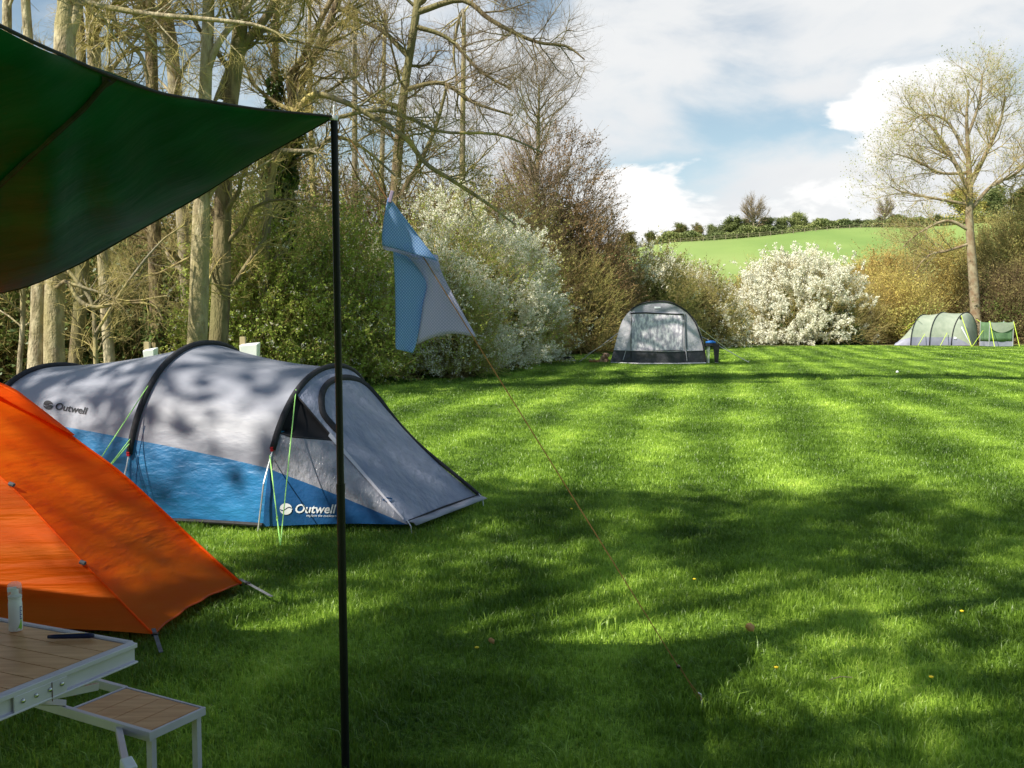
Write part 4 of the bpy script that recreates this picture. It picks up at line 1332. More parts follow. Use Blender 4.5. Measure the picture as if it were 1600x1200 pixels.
    k = MB(); k.tube([G(955, 567.5) + Vector((0, 0, .02)), G(1000, 569) + Vector((0, 0, .02)), G(1060, 569) + Vector((0, 0, .02)), G(1103, 568) + Vector((0, 0, .02))], 0.02, 5); k.build('ground_tube', M['awning_grey'], t)
    # guy lines
    for a_, b_ in ((W(966, 520, 32.0), G(904, 566)), (W(960, 530, 32.0), G(913, 556)), (W(1095, 525, 32.6), G(1170, 566)), (W(1090, 510, 34.0), G(1150, 556))):
        k = MB(); k.tube([a_, b_], 0.012, 5); k.build('guy_line', M['awning_grey'], t)

    # things round it
    blk = M['black_fabric']
    p = G(1111, 567)
    t2 = empty('camp_cabinet', (p.x, p.y, 0), 'black folding camp cupboard beside the right wall of the grey awning', 'cabinet')
    px = p.x
    k = MB(); k.box((px + 0.02, p.y, 0.60), (0.42, 0.40, 0.10)); k.build('cabinet_top', blk, t2, bevel=0.02)
    k = MB(); k.add([(px + 0.02, p.y - 0.2, 0.56), (px + 0.23, p.y - 0.2, 0.56), (px + 0.20, p.y - 0.18, 0.02), (px + 0.09, p.y - 0.18, 0.02)], [(0, 1, 2, 3)]); k.build('side_cloth', blk, t2, solid=0.03)
    for dx in (-0.1, 0.17):
        for dy in (-0.15, 0.15):
            k = MB(); k.tube([(px + dx, p.y + dy, 0.56), (px + dx * 1.1, p.y + dy, 0)], 0.022, 6); k.build('leg', M['alu'], t2)
    q = Vector((px - 0.02, p.y, 0.65))
    t3 = empty('blue_bag', tuple(q), 'small bright blue bag lying on the black camp cupboard', 'bag')
    k = MB(); k.lathe((q.x, q.y, q.z), [(0.10, 0), (0.14, 0.02), (0.13, 0.06), (0.07, 0.09), (0.02, 0.10)], 12, sx=1.3); k.build('bag_body', mat('blue_bag', (0.03, 0.2, 0.65), rough=0.5), t3, smooth=True)
    k = MB(); k.tube([q + Vector((-.1, 0, .08)), q + Vector((0, 0, .13)), q + Vector((.1, 0, .07))], 0.01, 5); k.build('strap', blk, t3)
    # fire bowl
    p = G(881, 567)
    t4 = empty('fire_bowl', (p.x, p.y, 0), 'black fire bowl on thin legs on the lawn left of the grey awning', 'fire bowl')
    k = MB(); k.lathe((p.x, p.y, 0.10), [(0.05, 0), (0.20, 0.01), (0.31, 0.07), (0.33, 0.11), (0.31, 0.11), (0.1, 0.06)], 20); k.build('bowl', M['black_metal'], t4, smooth=True)
    for a in (0, 2.1, 4.2):
        d = Vector((math.cos(a + 0.1), math.sin(a + .1), 0))
        k = MB(); k.tube([Vector((p.x, p.y, 0.18)) + d * 0.30, Vector((p.x, p.y, 0.14)) + d * 0.36, Vector((p.x, p.y, 0)) + d * 0.38], 0.014, 6); k.build('leg', M['black_metal'], t4)
    # logs
    wm = mat('split_wood', (0.48, 0.28, 0.17), (0.62, 0.42, 0.28), 12, 0.9, 0.3, 40, stretch=(1, 1, 4))
    spots = [(942, 0.06, 0.3, 'pale split log lowest at the left of the pile by the awning'), (947, 0.06, 1.2, 'pale split log lowest at the right of the pile by the awning'), (944, 0.17, 0.8, 'pale split log lying across the middle of the pile'), (947, 0.25, 2.0, 'pale split log topmost on the pile by the awning')]
    for u, z, a, lab in spots:
        c = G(u, 566); c.z = z
        L = 0.13; d = Vector((math.cos(a), math.sin(a), 0.05)) * L
        k = MB(); sec = [(0.0, 0.07), (-0.075, 0.02), (-0.06, -0.055), (0.055, -0.06), (0.075, 0.015)]
        nx = Vector((-math.sin(a), math.cos(a), 0)); V = []
        for e in (-1, 1):
            for sx, sz in sec: V.append(tuple(c + d * e + nx * sx + Vector((0, 0, sz))))
        k.add(V, [(0, 1, 2, 3, 4), (9, 8, 7, 6, 5)] + [(i, i + 5, (i + 1) % 5 + 5, (i + 1) % 5) for i in range(5)])
        o = k.build('split_log', wm, bevel=0.008); tag(o, lab, 'log', 'split logs beside the awning')
    c = G(928, 567); k = MB()
    k.tube([c + Vector((0.15 * math.cos(a), 0.10 * math.sin(a), 0.03 + 0.02 * math.sin(a * 3) + 0.004 * a)) for a in np.linspace(0, 12, 40)], 0.022, 6)
    o = k.build('coiled_cable', M['orange_cord'], smooth=True); tag(o, 'coiled orange cable on the grass beside the logs', 'cable')
    c = G(823, 568); k = MB(); k.lathe((c.x, c.y, 0.0), [(0.07, 0), (0.11, 0.02), (0.12, 0.08), (0.105, 0.08), (0.09, 0.03)], 16)
    o = k.build('white_bowl', M['white_plastic'], smooth=True); tag(o, 'small white bowl on the lawn left of the fire bowl', 'bowl')
    c = G(1402, 583); k = MB(); k.lathe((c.x, c.y, 0.0), [(0.02, 0), (0.035, 0.015), (0.035, 0.045), (0.015, 0.065)], 14)
    o = k.build('pale_ball', M['white_plastic'], smooth=True); tag(o, 'tiny pale ball on the sunny lawn in front of the green tent', 'ball')


build_awning()


def build_green_tent():
    D = 56.0
    Y = G(1470, 540).y
    X = lambda u: (u - 800) / 1500 * Y * 0.9985
    wd = 3.0
    hoops = [(0, (X(1487), Y, 0), (X(1487) + 3.0, Y + wd, 0), 1.98, Vector((0.06, 0, 0)), 0.50),
             (1, (X(1453), Y, 0), (X(1453) + 2.9, Y + wd, 0), 2.00, Vector((0.0, 0, 0)), 0.50),
             (2, (X(1423.5), Y, 0), (X(1423.5) + 2.8, Y + wd, 0), 1.85, Vector((0, 0, 0)), 0.50),
             (3, (X(1403), Y + 0.6, 0), (X(1403) + 2.4, Y + wd - 0.6, 0), 0.25, Vector((0, 0, 0)), 0.25)]
    T = Tunnel(hoops, 1.0, 0.88)
    t = empty('tunnel_tent', (X(1460), Y + 1.2, 0), 'pale green tunnel tent with grey skirt below the tall willow', 'tent')
    a = MB(); s = MB(); s2 = MB()
    for s0, s1 in ((0, 1), (1, 2), (2, 2.97)):
        a.grid(T.strip(s0, s1, lambda x: T.qb(x), lambda x: 1 - T.qb(x), 8, 24)); s.grid(T.strip(s0, s1, 0.0, lambda x: T.qb(x), 8, 4)); s2.grid(T.strip(s0, s1, lambda x: 1 - T.qb(x), 1.0, 8, 4))
    a.build('roof_panel', M['green_tent'], t, smooth=True); s.build('skirt', M['tent_skirt'], t, smooth=True); s2.build('skirt', M['tent_skirt'], t, smooth=True)
    for k in (0, 1, 2):
        h = MB(); h.tube([T.pt(k, q, 0.02) for q in np.linspace(0.0, 1.0, 30)], 0.030, 6); h.build('pole_sleeve', M['black_fabric'], t, smooth=True)
    P1 = Vector((X(1516), Y - 0.1, 0.0)); P2 = Vector((X(1538), Y + 0.9, 0))
    def foot(q):
        k = min(1, max(0, (q - 0.22) / 0.4)); return P1.lerp(P2, k)
    def porch(q, r):
        p = T.pt(0, q).lerp(foot(q), r); p.z += 0.42 * math.sin(math.pi * min(1, r * 1.05)) ** 0.8 * math.sin(math.pi * q); return p
    qz = T.qb(0)
    for nm, q0, q1, m_ in (('porch_skirt', 0.0, qz, M['tent_skirt']), ('porch_panel', qz, 1.0, M['green_tent'])):
        g = MB(); g.grid(np.array([[tuple(porch(q, r)) for r in np.linspace(0, 1, 12)] for q in np.linspace(q0, q1, 22)])); g.build(nm, m_, t, smooth=True)
    g = MB(); g.grid(np.array([[tuple(porch(q, 0.06 + 0.1 * k) + Vector((0, -0.04, 0.02))) for k in np.linspace(0, 1, 4)] for q in np.linspace(0.29, 0.335, 4)])); g.build('vent', M['mesh_black'], t)
    g = MB(); g.grid(np.array([[tuple(porch(q, r) + Vector((0.0, -0.05, 0.02))) for r in (0.35, 0.95)] for q in (0.20, 0.235)])); g.build('door_strip', M['ink_white'], t)
    dg = MB(); dg.grid(np.array([[tuple(porch(q, r) + Vector((0, -0.045, 0))) for r in (0.08, 0.22)] for q in (0.055, 0.075)])); dg.build('badge', M['ink_white'], t)
    yl = mat('yellow_cord', (0.55, 0.72, 0.06), rough=0.6); M['yellow_cord'] = yl
    gl = [(W(1437, 498, Y + .2), G(1376, 536)), (W(1424, 510, Y), G(1380, 535.5)), (W(1502, 493, Y), G(1518, 541.5)), (W(1546, 502, Y), G(1519, 541.5)), (W(1480, 520, Y), G(1469, 540.5)),
          (W(1445, 522, Y), G(1434, 540.5)), (W(1526, 499, Y + 2), W(1545, 512, Y)), (W(1545, 512, Y), G(1537, 537))]
    for a_, b_ in gl:
        k = MB(); k.tube([a_, b_], 0.017, 5); k.build('guy_line', yl, t)
    # small upright screen next to it
    Y2 = G(1560, 541).y; x0, x1 = (1545 - 800) / 1500 * Y2, (1582 - 800) / 1500 * Y2
    t = empty('toilet_tent', ((x0 + x1) / 2, Y2 + 0.6, 0), 'small square dark green screen tent right of the pale green tunnel tent', 'tent')
    zt = 1.42
    def wall(a_, b_, sag, m_, nm):
        rows = []
        for k in np.linspace(0, 1, 12):
            p = Vector(a_).lerp(Vector(b_), k); top = zt - sag * 4 * k * (1 - k)
            rows.append([(p.x, p.y + 0.03 * math.sin(k * 9), z_) for z_ in np.linspace(0.28, top, 6)])
        g = MB(); g.grid(np.array(rows)); g.build(nm, m_, t, smooth=True, solid=0.01)
        rows = [[(Vector(a_).lerp(Vector(b_), k).x, Vector(a_).lerp(Vector(b_), k).y, z_) for z_ in (0, 0.28)] for k in (0, 0.5, 1)]
        g = MB(); g.grid(np.array(rows)); g.build('skirt', M['tent_skirt'], t)
    c = [(x0, Y2, 0), (x1, Y2, 0), (x1, Y2 + 1.1, 0), (x0, Y2 + 1.1, 0)]
    wall(c[0], c[1], 0.08, M['green_tent_dark'], 'front_wall'); wall(c[1], c[2], 0.05, M['green_tent_dark'], 'side_wall'); wall(c[3], c[2], 0.05, M['green_tent_dark'], 'back_wall'); wall(c[0], c[3], 0.05, M['green_tent_dark'], 'side_wall')
    g = MB(); g.grid(np.array([[tuple(Vector(c[0]).lerp(Vector(c[1]), k) + Vector((0, -0.04, zt - 0.05 - 0.28 * math.sin(math.pi * k) * j - 0.30 * j))) for j in (0, 1)] for k in np.linspace(0, 1, 10)])); g.build('roof_flap', M['green_tent'], t, smooth=True)
    for q in c:
        k = MB(); k.tube([q, (q[0], q[1], zt + 0.06)], 0.025, 6); k.build('pole', M['alu'], t)
    for a_, b_ in ((c[0], G(1554, 542)), (c[1], G(1593, 541.5)), (c[2], G(1612, 535)), (c[0], G(1538, 536))):
        k = MB(); k.tube([(a_[0], a_[1], zt + 0.03), b_], 0.017, 5); k.build('guy_line', yl, t)


build_green_tent()


# ------------------------------------------------------------------ hook-up posts and lawn litter
def hookup(u, v, Y, w, h, label, lean=0.0, hh=None):
    p = W(u, v, Y)
    t = empty('hookup_post', (p.x, p.y, 0), label, 'hook-up post', 'white hook-up posts along the wood')
    k = MB(); k.box((p.x - w * 0.45, p.y + 0.05, p.z / 2 + 0.03), (0.07, 0.07, p.z + 0.12)); k.build('post', mat('post_wood', (0.32, 0.26, 0.14), (0.42, 0.34, 0.2), 6, 0.9, stretch=(1, 1, .2)), t, bevel=0.005)
    k = MB(); a = w / 2; b_ = w / 2 * 0.78; z0 = p.z - h; y = p.y
    V = [(p.x - b_, y - .06, z0), (p.x + b_, y - .06, z0), (p.x + b_, y + .06, z0), (p.x - b_, y + .06, z0), (p.x - a, y - .10, p.z - 0.02), (p.x + a, y - .10, p.z), (p.x + a, y + .06, p.z + .02), (p.x - a, y + .06, p.z)]
    k.add(V, [(0, 1, 5, 4), (1, 2, 6, 5), (2, 3, 7, 6), (3, 0, 4, 7), (4, 5, 6, 7), (3, 2, 1, 0)]); k.build('socket_box', M['white_plastic'], t, bevel=0.012)
    k = MB(); k.box((p.x + w * 0.12, y - .105, p.z - h * 0.42), (w * 0.22, 0.012, w * 0.3)); k.build('socket_lid', M['awning_grey'], t, bevel=0.004)


hookup(236, 545, 12.5, 0.15, 0.30, 'small white hook-up box on a wooden post behind the left of the blue tent')
hookup(391, 537, 12.5, 0.24, 0.42, 'larger white hook-up box behind the ridge of the blue tent')
hookup(886, 520, 45, 0.28, 0.55, 'distant weathered hook-up post by the bushes left of the awning')


def build_litter():
    rng = np.random.default_rng(2)
    lm = mat('dead_leaf', (0.62, 0.28, 0.12), (0.78, 0.42, 0.22), 30, 0.8)
    for u, v, s, lab in ((1172, 986, 0.034, 'curled brown dead leaf lying on the lawn to the right of the guy rope'), (768, 1007, 0.020, 'small brown dead leaf on the lawn between pole and guy rope')):
        c = G(u, v, 0.045)
        k = MB(); rows = []
        for a in np.linspace(-1, 1, 7):
            wd = s * 0.6 * (1 - a * a) ** 0.5 * (1 + 0.35 * math.sin(a * 9)) + 0.001
            rows.append([tuple(c + Vector((a * s * 0.5 + j * wd * 0.6, 0.3 * a * s, 0.9 * a * s * -0.6 + abs(j) * 0.006 + 0.01 + j * wd * 0.5))) for j in (-1, 0, 1)])
        k.grid(np.array(rows)); o = k.build('dead_leaf', lm, smooth=True, solid=0.0008); tag(o, lab, 'leaf')
    ym = mat('petal_yellow', (0.85, 0.62, 0.03), rough=0.6)
    spots = [(1213, 1043, 'yellow dandelion on the lawn right of the guy rope anchor'), (745, 1012, 'yellow dandelion beside the small dead leaf'), (1503, 955, 'yellow dandelion near the right edge of the lawn'),
             (893, 795, 'yellow dandelion on the shaded lawn beneath the middle of the guy rope'), (1455, 1058, 'yellow dandelion low at the right'), (1085, 905, 'yellow dandelion above the dead leaf')]
    for u, v, lab in spots:
        c = G(u, v, 0.035)
        t = empty('dandelion', (c.x, c.y, 0), lab, 'dandelion', 'dandelions scattered in the lawn')
        k = MB(); k.lathe((c.x, c.y, 0.032), [(0.002, 0), (0.008, 0.003), (0.0085, 0.006), (0.004, 0.008)], 10); k.build('flower', ym, t)
        k = MB(); k.tube([(c.x, c.y, 0), (c.x, c.y, 0.032)], 0.0013, 5); k.build('stem', M['nettle'], t)
    c = G(1313, 1075); k = MB(); k.tube([c + Vector((-0.04, -.0, 0.03)), c + Vector((0, 0, 0.042)), c + Vector((0.045, 0.01, 0.035))], 0.0018, 5)
    o = k.build('fallen_twig', M['bark_grey']); tag(o, 'short pale twig lying on the grass at lower right', 'twig')


build_litter()
# ------------------------------------------------------------------ trees
def tree_obj(name, base, label, cat='tree', group=None):
    return empty(name, (base[0], base[1], 0), label, cat, group)


def ivy_on(rng, P, R, k0, k1, n, size=0.07, spread=1.6):
    """leaves hugging a stem polyline between fractions k0..k1"""
    K = len(P)
    t = rng.uniform(k0, k1, n) * (K - 1); i = np.minimum(t.astype(int), K - 2); f = (t - i)[:, None]
    c = P[i] * (1 - f) + P[i + 1] * f
    r = R[i] * rng.uniform(0.9, spread, n) + 0.02
    a = rng.uniform(0, 2 * math.pi, n)
    c = c + np.stack([np.cos(a) * r, np.sin(a) * r, rng.normal(size=n) * 0.1], -1)
    return leaf_quads(rng, c, size)


def px_path(pts, Y, ext=None, zext=16.0, base=True):
    """[(u,v,w)...] top-down order free -> world points and radii; extended straight to zext"""
    P = [tuple(W(u, v, Y)) for u, v, w in pts]; R = [w / 2 / F_PX * Y * WSC for u, v, w in pts]
    if P[0][2] > P[-1][2] and base: P = P[::-1]; R = R[::-1]
    return P, R


WSC = 1.0


def build_tree(rng, name, label, Y, stems, bark, twig, lim=(6, 2.2), tw=(7, 0.9), tw2=(0, 0.4), leaves=0, leafm=None, leafsize=0.05, ivy=None, to_ground=True,
               ztop=14.0, group=None, ang=(35, 75), up=0.12, trange=(0.25, 1.0), droop=0.0, tw_r=0.010, share=False, cat='tree', limb_r=0.05, cull_top=None):
    """stems: list of dicts(path=[(u,v,w)..], ext=True/False (continue upwards), root=True)"""
    SP = []; SR = []
    for s in stems:
        Ys = s.get('Y', Y)
        P, R = px_path(s['path'], Ys, base=s.get('up', True))
        if s.get('root'):
            p0 = P[0]; P = [(p0[0] + s.get('dx', 0), p0[1], -0.3)] + P if p0[2] > 0.3 else P
            if len(R) < len(P): R = [R[0] * 1.15] + R
        if s.get('ext'):
            p1 = Vector(P[-1]); p0 = Vector(P[-2]); d = (p1 - p0).normalized(); d.z = max(d.z, 0.6)
            d += Vector((rng.normal() * 0.05, rng.normal() * 0.15, 0)); d.normalize()
            H = ztop - p1.z
            for k in (0.33, 0.66, 1.0):
                q = p1 + d * (H * k / max(d.z, .5)) + Vector((rng.normal() * 0.3 * k, rng.normal() * 0.3 * k, 0)); P.append(tuple(q)); R.append(R[-1] * 0.68)
        K = 24
        PP = poly([(*p, r) for p, r in zip(P, R)], K)
        wob = s.get('wob', 0.02); 
        PP[:, :2] += np.cumsum(rng.normal(size=(K, 2)) * wob * 0.3, 0) * np.linspace(0, 1, K)[:, None]
        SP.append(PP[:, :3]); SR.append(np.maximum(PP[:, 3], 0.006))
    SP = np.array(SP); SR = np.array(SR)
    base = SP[0][0]
    t = tree_obj(name, base, label, cat, group)
    q = QB(); q.add(*tubes(SP, SR, 10))
    # main limbs grown from the stems
    L1P, L1R = grow_level(rng, SP, SR, lim[0], lim[1], tr=trange, ang=ang, K=7, jit=0.20, up=up, rmul=0.42, rmax=limb_r, shape=0.35, droop=droop)
    q.add(*tubes(L1P, L1R, 6))
    q.build('trunk', bark, t, smooth=True)
    c = QB()
    L2P, L2R = grow_level(rng, L1P, L1R, tw[0], tw[1], tr=(0.15, 1.0), ang=(25, 70), K=5, jit=0.22, up=up * 0.8, rmul=0.6, rmax=tw_r * 1.8, shape=0.4, droop=droop)
    c.add(*tubes(L2P, L2R, 4))
    ends = L2P
    if tw2[0]:
        L3P, L3R = grow_level(rng, L2P, L2R, tw2[0], tw2[1], tr=(0.15, 1.0), ang=(20, 65), K=4, jit=0.2, up=up * 0.6, rmul=0.6, rmax=tw_r, taper=0.5, shape=0.3, droop=droop)
        c.add(*tubes(L3P, L3R, 3)); ends = L3P
    c.build('crown', twig, t)
    if leaves:
        m_ = ends.shape[0]; i = rng.integers(0, m_, leaves); k = rng.integers(1, ends.shape[1], leaves)
        C = ends[i, k] + rng.normal(size=(leaves, 3)) * leafsize * 0.8
        l = QB(); l.add(*leaf_quads(rng, C, leafsize)); l.build('leaves', leafm, t)
    if ivy:
        l = QB()
        for (si, a, b, n, sz, spr) in ivy: l.add(*ivy_on(rng, SP[si], SR[si], a, b, n, sz, spr))
        l.build('ivy', M['ivy'], t)
    return t


def S(path, **k): return dict(path=path, **k)


def left_wood():
    global WSC, IVY_TREE
    WSC = 0.9
    rng = np.random.default_rng(11)
    g = 'lichen-covered trees of the wood behind the tents'
    BL, BB, BR = M['bark_lichen'], M['bark_beech'], M['bark_brown']
    TL = M['twig_lichen']
    A = dict(lim=(15, 2.0), tw_r=0.008, tw=(9, 0.85), tw2=(11, 0.42), group=g, trange=(0.22, 0.95), droop=0.01)
    build_tree(rng, 'bare_tree', 'leftmost thin bare trunk at the edge of the picture behind the orange tent', 17, [S([(30, 575, 9), (36, 470, 9), (22, 260, 12), (12, 0, 15)], root=True, ext=True)], BB, TL, **A)
    build_tree(rng, 'bare_tree', 'pale double trunk nearest the left edge, beech-like bark', 15, [S([(57, 575, 31), (62, 470, 27), (58, 260, 19), (42, 0, 15)], root=True, ext=True), S([(85, 575, 36), (85, 460, 34), (92, 260, 32), (100, 60, 36), (92, -40, 22)], root=True, ext=True),
               S([(100, 70, 24), (118, 30, 17), (128, -30, 15)], ext=True), S([(98, 45, 10), (128, 5, 9), (165, 11, 10), (235, 22, 9), (310, 28, 8), (400, 38, 6), (455, 60, 3)], up=False)], BB, TL, **A)
    build_tree(rng, 'bare_tree', 'dark trunk in the shade just right of the pale double trunk', 18, [S([(116, 575, 22), (128, 450, 24), (128, 260, 20), (127, 90, 16), (122, 0, 14)], root=True, ext=True)], BR, TL, **A)
    build_tree(rng, 'bare_tree', 'straight mid-brown trunk with a grey stem top, third from the left', 17.5, [S([(172, 575, 20), (163, 450, 18), (155, 260, 20), (148, 90, 23), (147, 0, 20)], root=True, ext=True), S([(147, 60, 10), (172, 12, 8), (185, 50, 8), (222, 88, 7), (234, 130, 5)], up=False)], BB, TL, **A)
    build_tree(rng, 'bare_tree', 'reddish brown trunk left of the tall sunlit trunk', 20, [S([(250, 575, 26), (243, 420, 24), (240, 260, 22), (238, 90, 21), (234, 0, 20)], root=True, ext=True)], BR, M['twig_brown'], ivy=[(0, 0.02, 0.2, 1500, 0.06, 2.0)], **A)
    build_tree(rng, 'bare_tree', 'slender grey trunk leaning slightly, behind the tall sunlit trunk', 21, [S([(296, 575, 18), (290, 440, 20), (280, 260, 22), (270, 90, 23), (256, 0, 22)], root=True, ext=True)], M['bark_grey'], M['twig_brown'], **A)
    build_tree(rng, 'bare_tree', 'tall sunlit pale trunk straight above the left end of the blue tent', 17, [S([(306, 590, 36), (311, 480, 34), (315, 330, 30), (321, 150, 22), (326, 0, 20)], root=True, ext=True),
               S([(322, 120, 12), (340, 70, 11), (370, 30, 10), (396, 0, 9)], ext=True)], BB, TL, **A)
    build_tree(rng, 'bare_tree', 'dark forked trunk close beside the tall sunlit one, its limb leaning right', 17.8, [S([(338, 590, 34), (345, 470, 33), (348, 330, 30), (356, 200, 26), (372, 80, 26), (380, 0, 24)], root=True, ext=True),
               S([(346, 155, 18), (362, 110, 18), (385, 65, 17), (410, 35, 14), (432, -10, 12)], ext=True)], BR, TL, **A)
    IVY_TREE = build_tree(rng, 'ivy_tree', 'tree with ivy round its stem and a fork high above the tarp pole', 20.5, [S([(425, 585, 26), (428, 440, 24), (436, 300, 22), (456, 185, 20), (462, 150, 19)], root=True), S([(460, 160, 14), (482, 105, 14), (505, 55, 13), (532, -10, 12)], ext=True),
               S([(458, 165, 13), (452, 120, 11), (474, 90, 10), (512, 10, 9)], ext=True), S([(420, 320, 13), (426, 200, 13), (430, 100, 12), (432, 0, 11)], ext=True)], BR, TL,
               ivy=[(0, 0.25, 0.75, 7000, 0.06, 2.6), (3, 0.0, 0.3, 1200, 0.06, 2.0)], **A)
    # long limbs reaching out to the right belong to this leaning tree
    WSC = 0.8
    build_tree(rng, 'bare_tree', 'tree whose long low limbs hang over the white blossom behind the cloth', 19.5, [S([(405, 590, 20), (412, 450, 18), (418, 330, 16), (432, 230, 15), (462, 175, 14)], root=True),
               S([(462, 175, 13), (492, 147, 12), (545, 162, 11), (577, 180, 10), (634, 216, 10), (663, 254, 9), (706, 282, 8), (760, 318, 6), (804, 352, 3)], up=False),
               S([(450, 190, 10), (520, 185, 8), (585, 172, 8), (640, 185, 7), (692, 206, 6), (779, 210, 5), (848, 238, 3)], up=False),
               S([(430, 235, 10), (490, 235, 9), (520, 215, 8), (560, 225, 6), (620, 275, 4)], up=False),
               S([(462, 175, 11), (430, 160, 8), (395, 130, 7), (380, 100, 6), (340, 95, 4)], up=False),
               S([(412, 400, 9), (360, 380, 6), (300, 400, 5), (235, 430, 4), (180, 425, 3)], up=False)], M['bark_lichen'], M['twig_lichen'], lim=(20, 1.5), tw=(9, 0.7), tw2=(8, 0.35), group=g, trange=(0.2, 1.0), droop=0.02)
    WSC = 1.0
    # extra lichen branches low across the trunks
    build_tree(rng, 'bare_tree', 'low-branching sapling with yellow lichen twigs across the trunks', 14.8, [S([(150, 575, 8), (148, 520, 7), (140, 470, 6), (100, 420, 5)], root=True),
               S([(88, 450, 7), (105, 440, 6), (125, 470, 7), (150, 480, 6), (190, 474, 5), (240, 476, 4), (258, 500, 2)], up=False), S([(100, 440, 6), (150, 455, 4), (200, 470, 3), (262, 462, 2)], up=False),
               S([(150, 520, 5), (200, 440, 4), (250, 380, 3), (290, 350, 2)], up=True)], M['bark_lichen'], TL, lim=(14, 0.9), tw=(7, 0.45), tw2=(6, 0.2), group=g, tw_r=0.006, limb_r=0.02)


def back_trees():
    rng = np.random.default_rng(77)
    rows = [(5, 26, 12, 'slim bare tree far back at the left picture edge'),  
            (495, 30, 11, 'slim bare tree far back behind the upper end of the tarp pole'), (555, 33, 12, 'slim bare tree far back left of the blue cloth'), (590, 38, 10, 'slimmest bare tree far back left of the oak'), (720, 37, 12, 'bare tree far back right of the oak')]
    for u, Y, w, lab in rows:
        d = rng.uniform(-14, 14)
        build_tree(rng, 'bare_tree', lab, Y, [S([(u, 570, w), (u + d * 0.3, 400, w * .9), (u + d, 200, w * .7), (u + d * 1.3, 20, w * .5)], root=True, ext=True)], M['bark_lichen'], M['twig_lichen'] if u < 500 else M['twig_brown'],
                   lim=(22, 3.2), tw=(8, 1.2), tw2=(6, 0.55), group='slim bare trees at the back of the wood', trange=(0.18, 0.98), tw_r=0.011, limb_r=0.04, ztop=12 if u < 520 else 9.5)


def centre_trees():
    rng = np.random.default_rng(21)
    build_tree(rng, 'bare_tree', 'tall bare oak rising straight above the blue cloth', 27, [S([(612, 560, 20), (614, 430, 18), (617, 312, 16), (621, 247, 15), (630, 152, 13), (645, 54, 12), (652, 0, 12)], root=True, ext=True),
               S([(628, 305, 10), (640, 280, 9), (652, 262, 8), (680, 200, 6), (700, 130, 4)]), S([(640, 90, 9), (600, 50, 7), (560, 30, 6), (520, 5, 4)]), S([(630, 170, 8), (580, 150, 6), (540, 110, 5)]),
               S([(650, 20, 10), (721, 0, 8), (764, 29, 7), (804, 51, 6), (844, 67, 5), (887, 73, 4), (916, 94, 2)], up=False), S([(645, 40, 8), (700, 60, 6), (750, 110, 5), (800, 140, 3)], up=False),
               S([(632, 140, 8), (690, 130, 6), (740, 160, 5), (800, 180, 3)], up=False), S([(648, 10, 8), (700, -30, 6), (760, -40, 5), (830, -10, 3)], up=False)],
               M['bark_brown'], M['twig_purple'], lim=(18, 2.4), tw=(10, 1.0), tw2=(9, 0.5), ang=(35, 80), tw_r=0.011, ztop=15)
    build_tree(rng, 'bare_tree', 'thin bare larch-shaped tree standing right of the oak, crown against the sky', 44, [S([(840, 560, 10), (838, 400, 8), (838, 340, 7), (841, 220, 5), (842, 150, 3), (842, 128, 1)], root=True)],
               M['bark_brown'], M['twig_purple'], lim=(90, 3.6), tw=(9, 1.3), tw2=(8, 0.6), ang=(40, 75), up=0.16, trange=(0.25, 0.98), tw_r=0.014, limb_r=0.04)
    global WSC
    WSC = 0.78
    build_tree(rng, 'willow_tree', 'tall willow with thin yellow-green buds and rusty trunk by the green tent', 63, [S([(1527, 536, 22), (1522, 450, 19), (1515, 350, 15), (1515, 300, 13), (1513, 240, 9), (1510, 185, 6), (1512, 140, 3)], root=True),
               S([(1515, 300, 9), (1490, 250, 8), (1465, 210, 6), (1440, 180, 3)]), S([(1516, 290, 10), (1540, 240, 8), (1560, 195, 6), (1570, 150, 3)]),
               S([(1515, 330, 8), (1550, 290, 7), (1590, 270, 5), (1625, 230, 3)]), S([(1514, 250, 7), (1480, 190, 5), (1440, 180, 4), (1420, 200, 2)]),
               S([(1516, 360, 8), (1480, 345, 6), (1440, 362, 4), (1412, 385, 2)], up=False), S([(1517, 380, 6), (1480, 392, 5), (1450, 400, 4), (1425, 430, 2)], up=False),
               S([(1514, 270, 7), (1470, 270, 5), (1430, 250, 4), (1400, 240, 2)], up=False), S([(1513, 210, 6), (1530, 160, 5), (1535, 115, 3)]), S([(1515, 320, 7), (1460, 310, 5), (1410, 300, 3), (1390, 290, 2)], up=False)],
               M['bark_pine'], M['twig_lichen'], lim=(14, 3.6), tw=(10, 1.9), tw2=(9, 0.9), leaves=9000, leafm=M['leaf_willow'], leafsize=0.055, ang=(25, 70), up=0.16, trange=(0.25, 1.0), tw_r=0.016, limb_r=0.05)
    WSC = 1.0


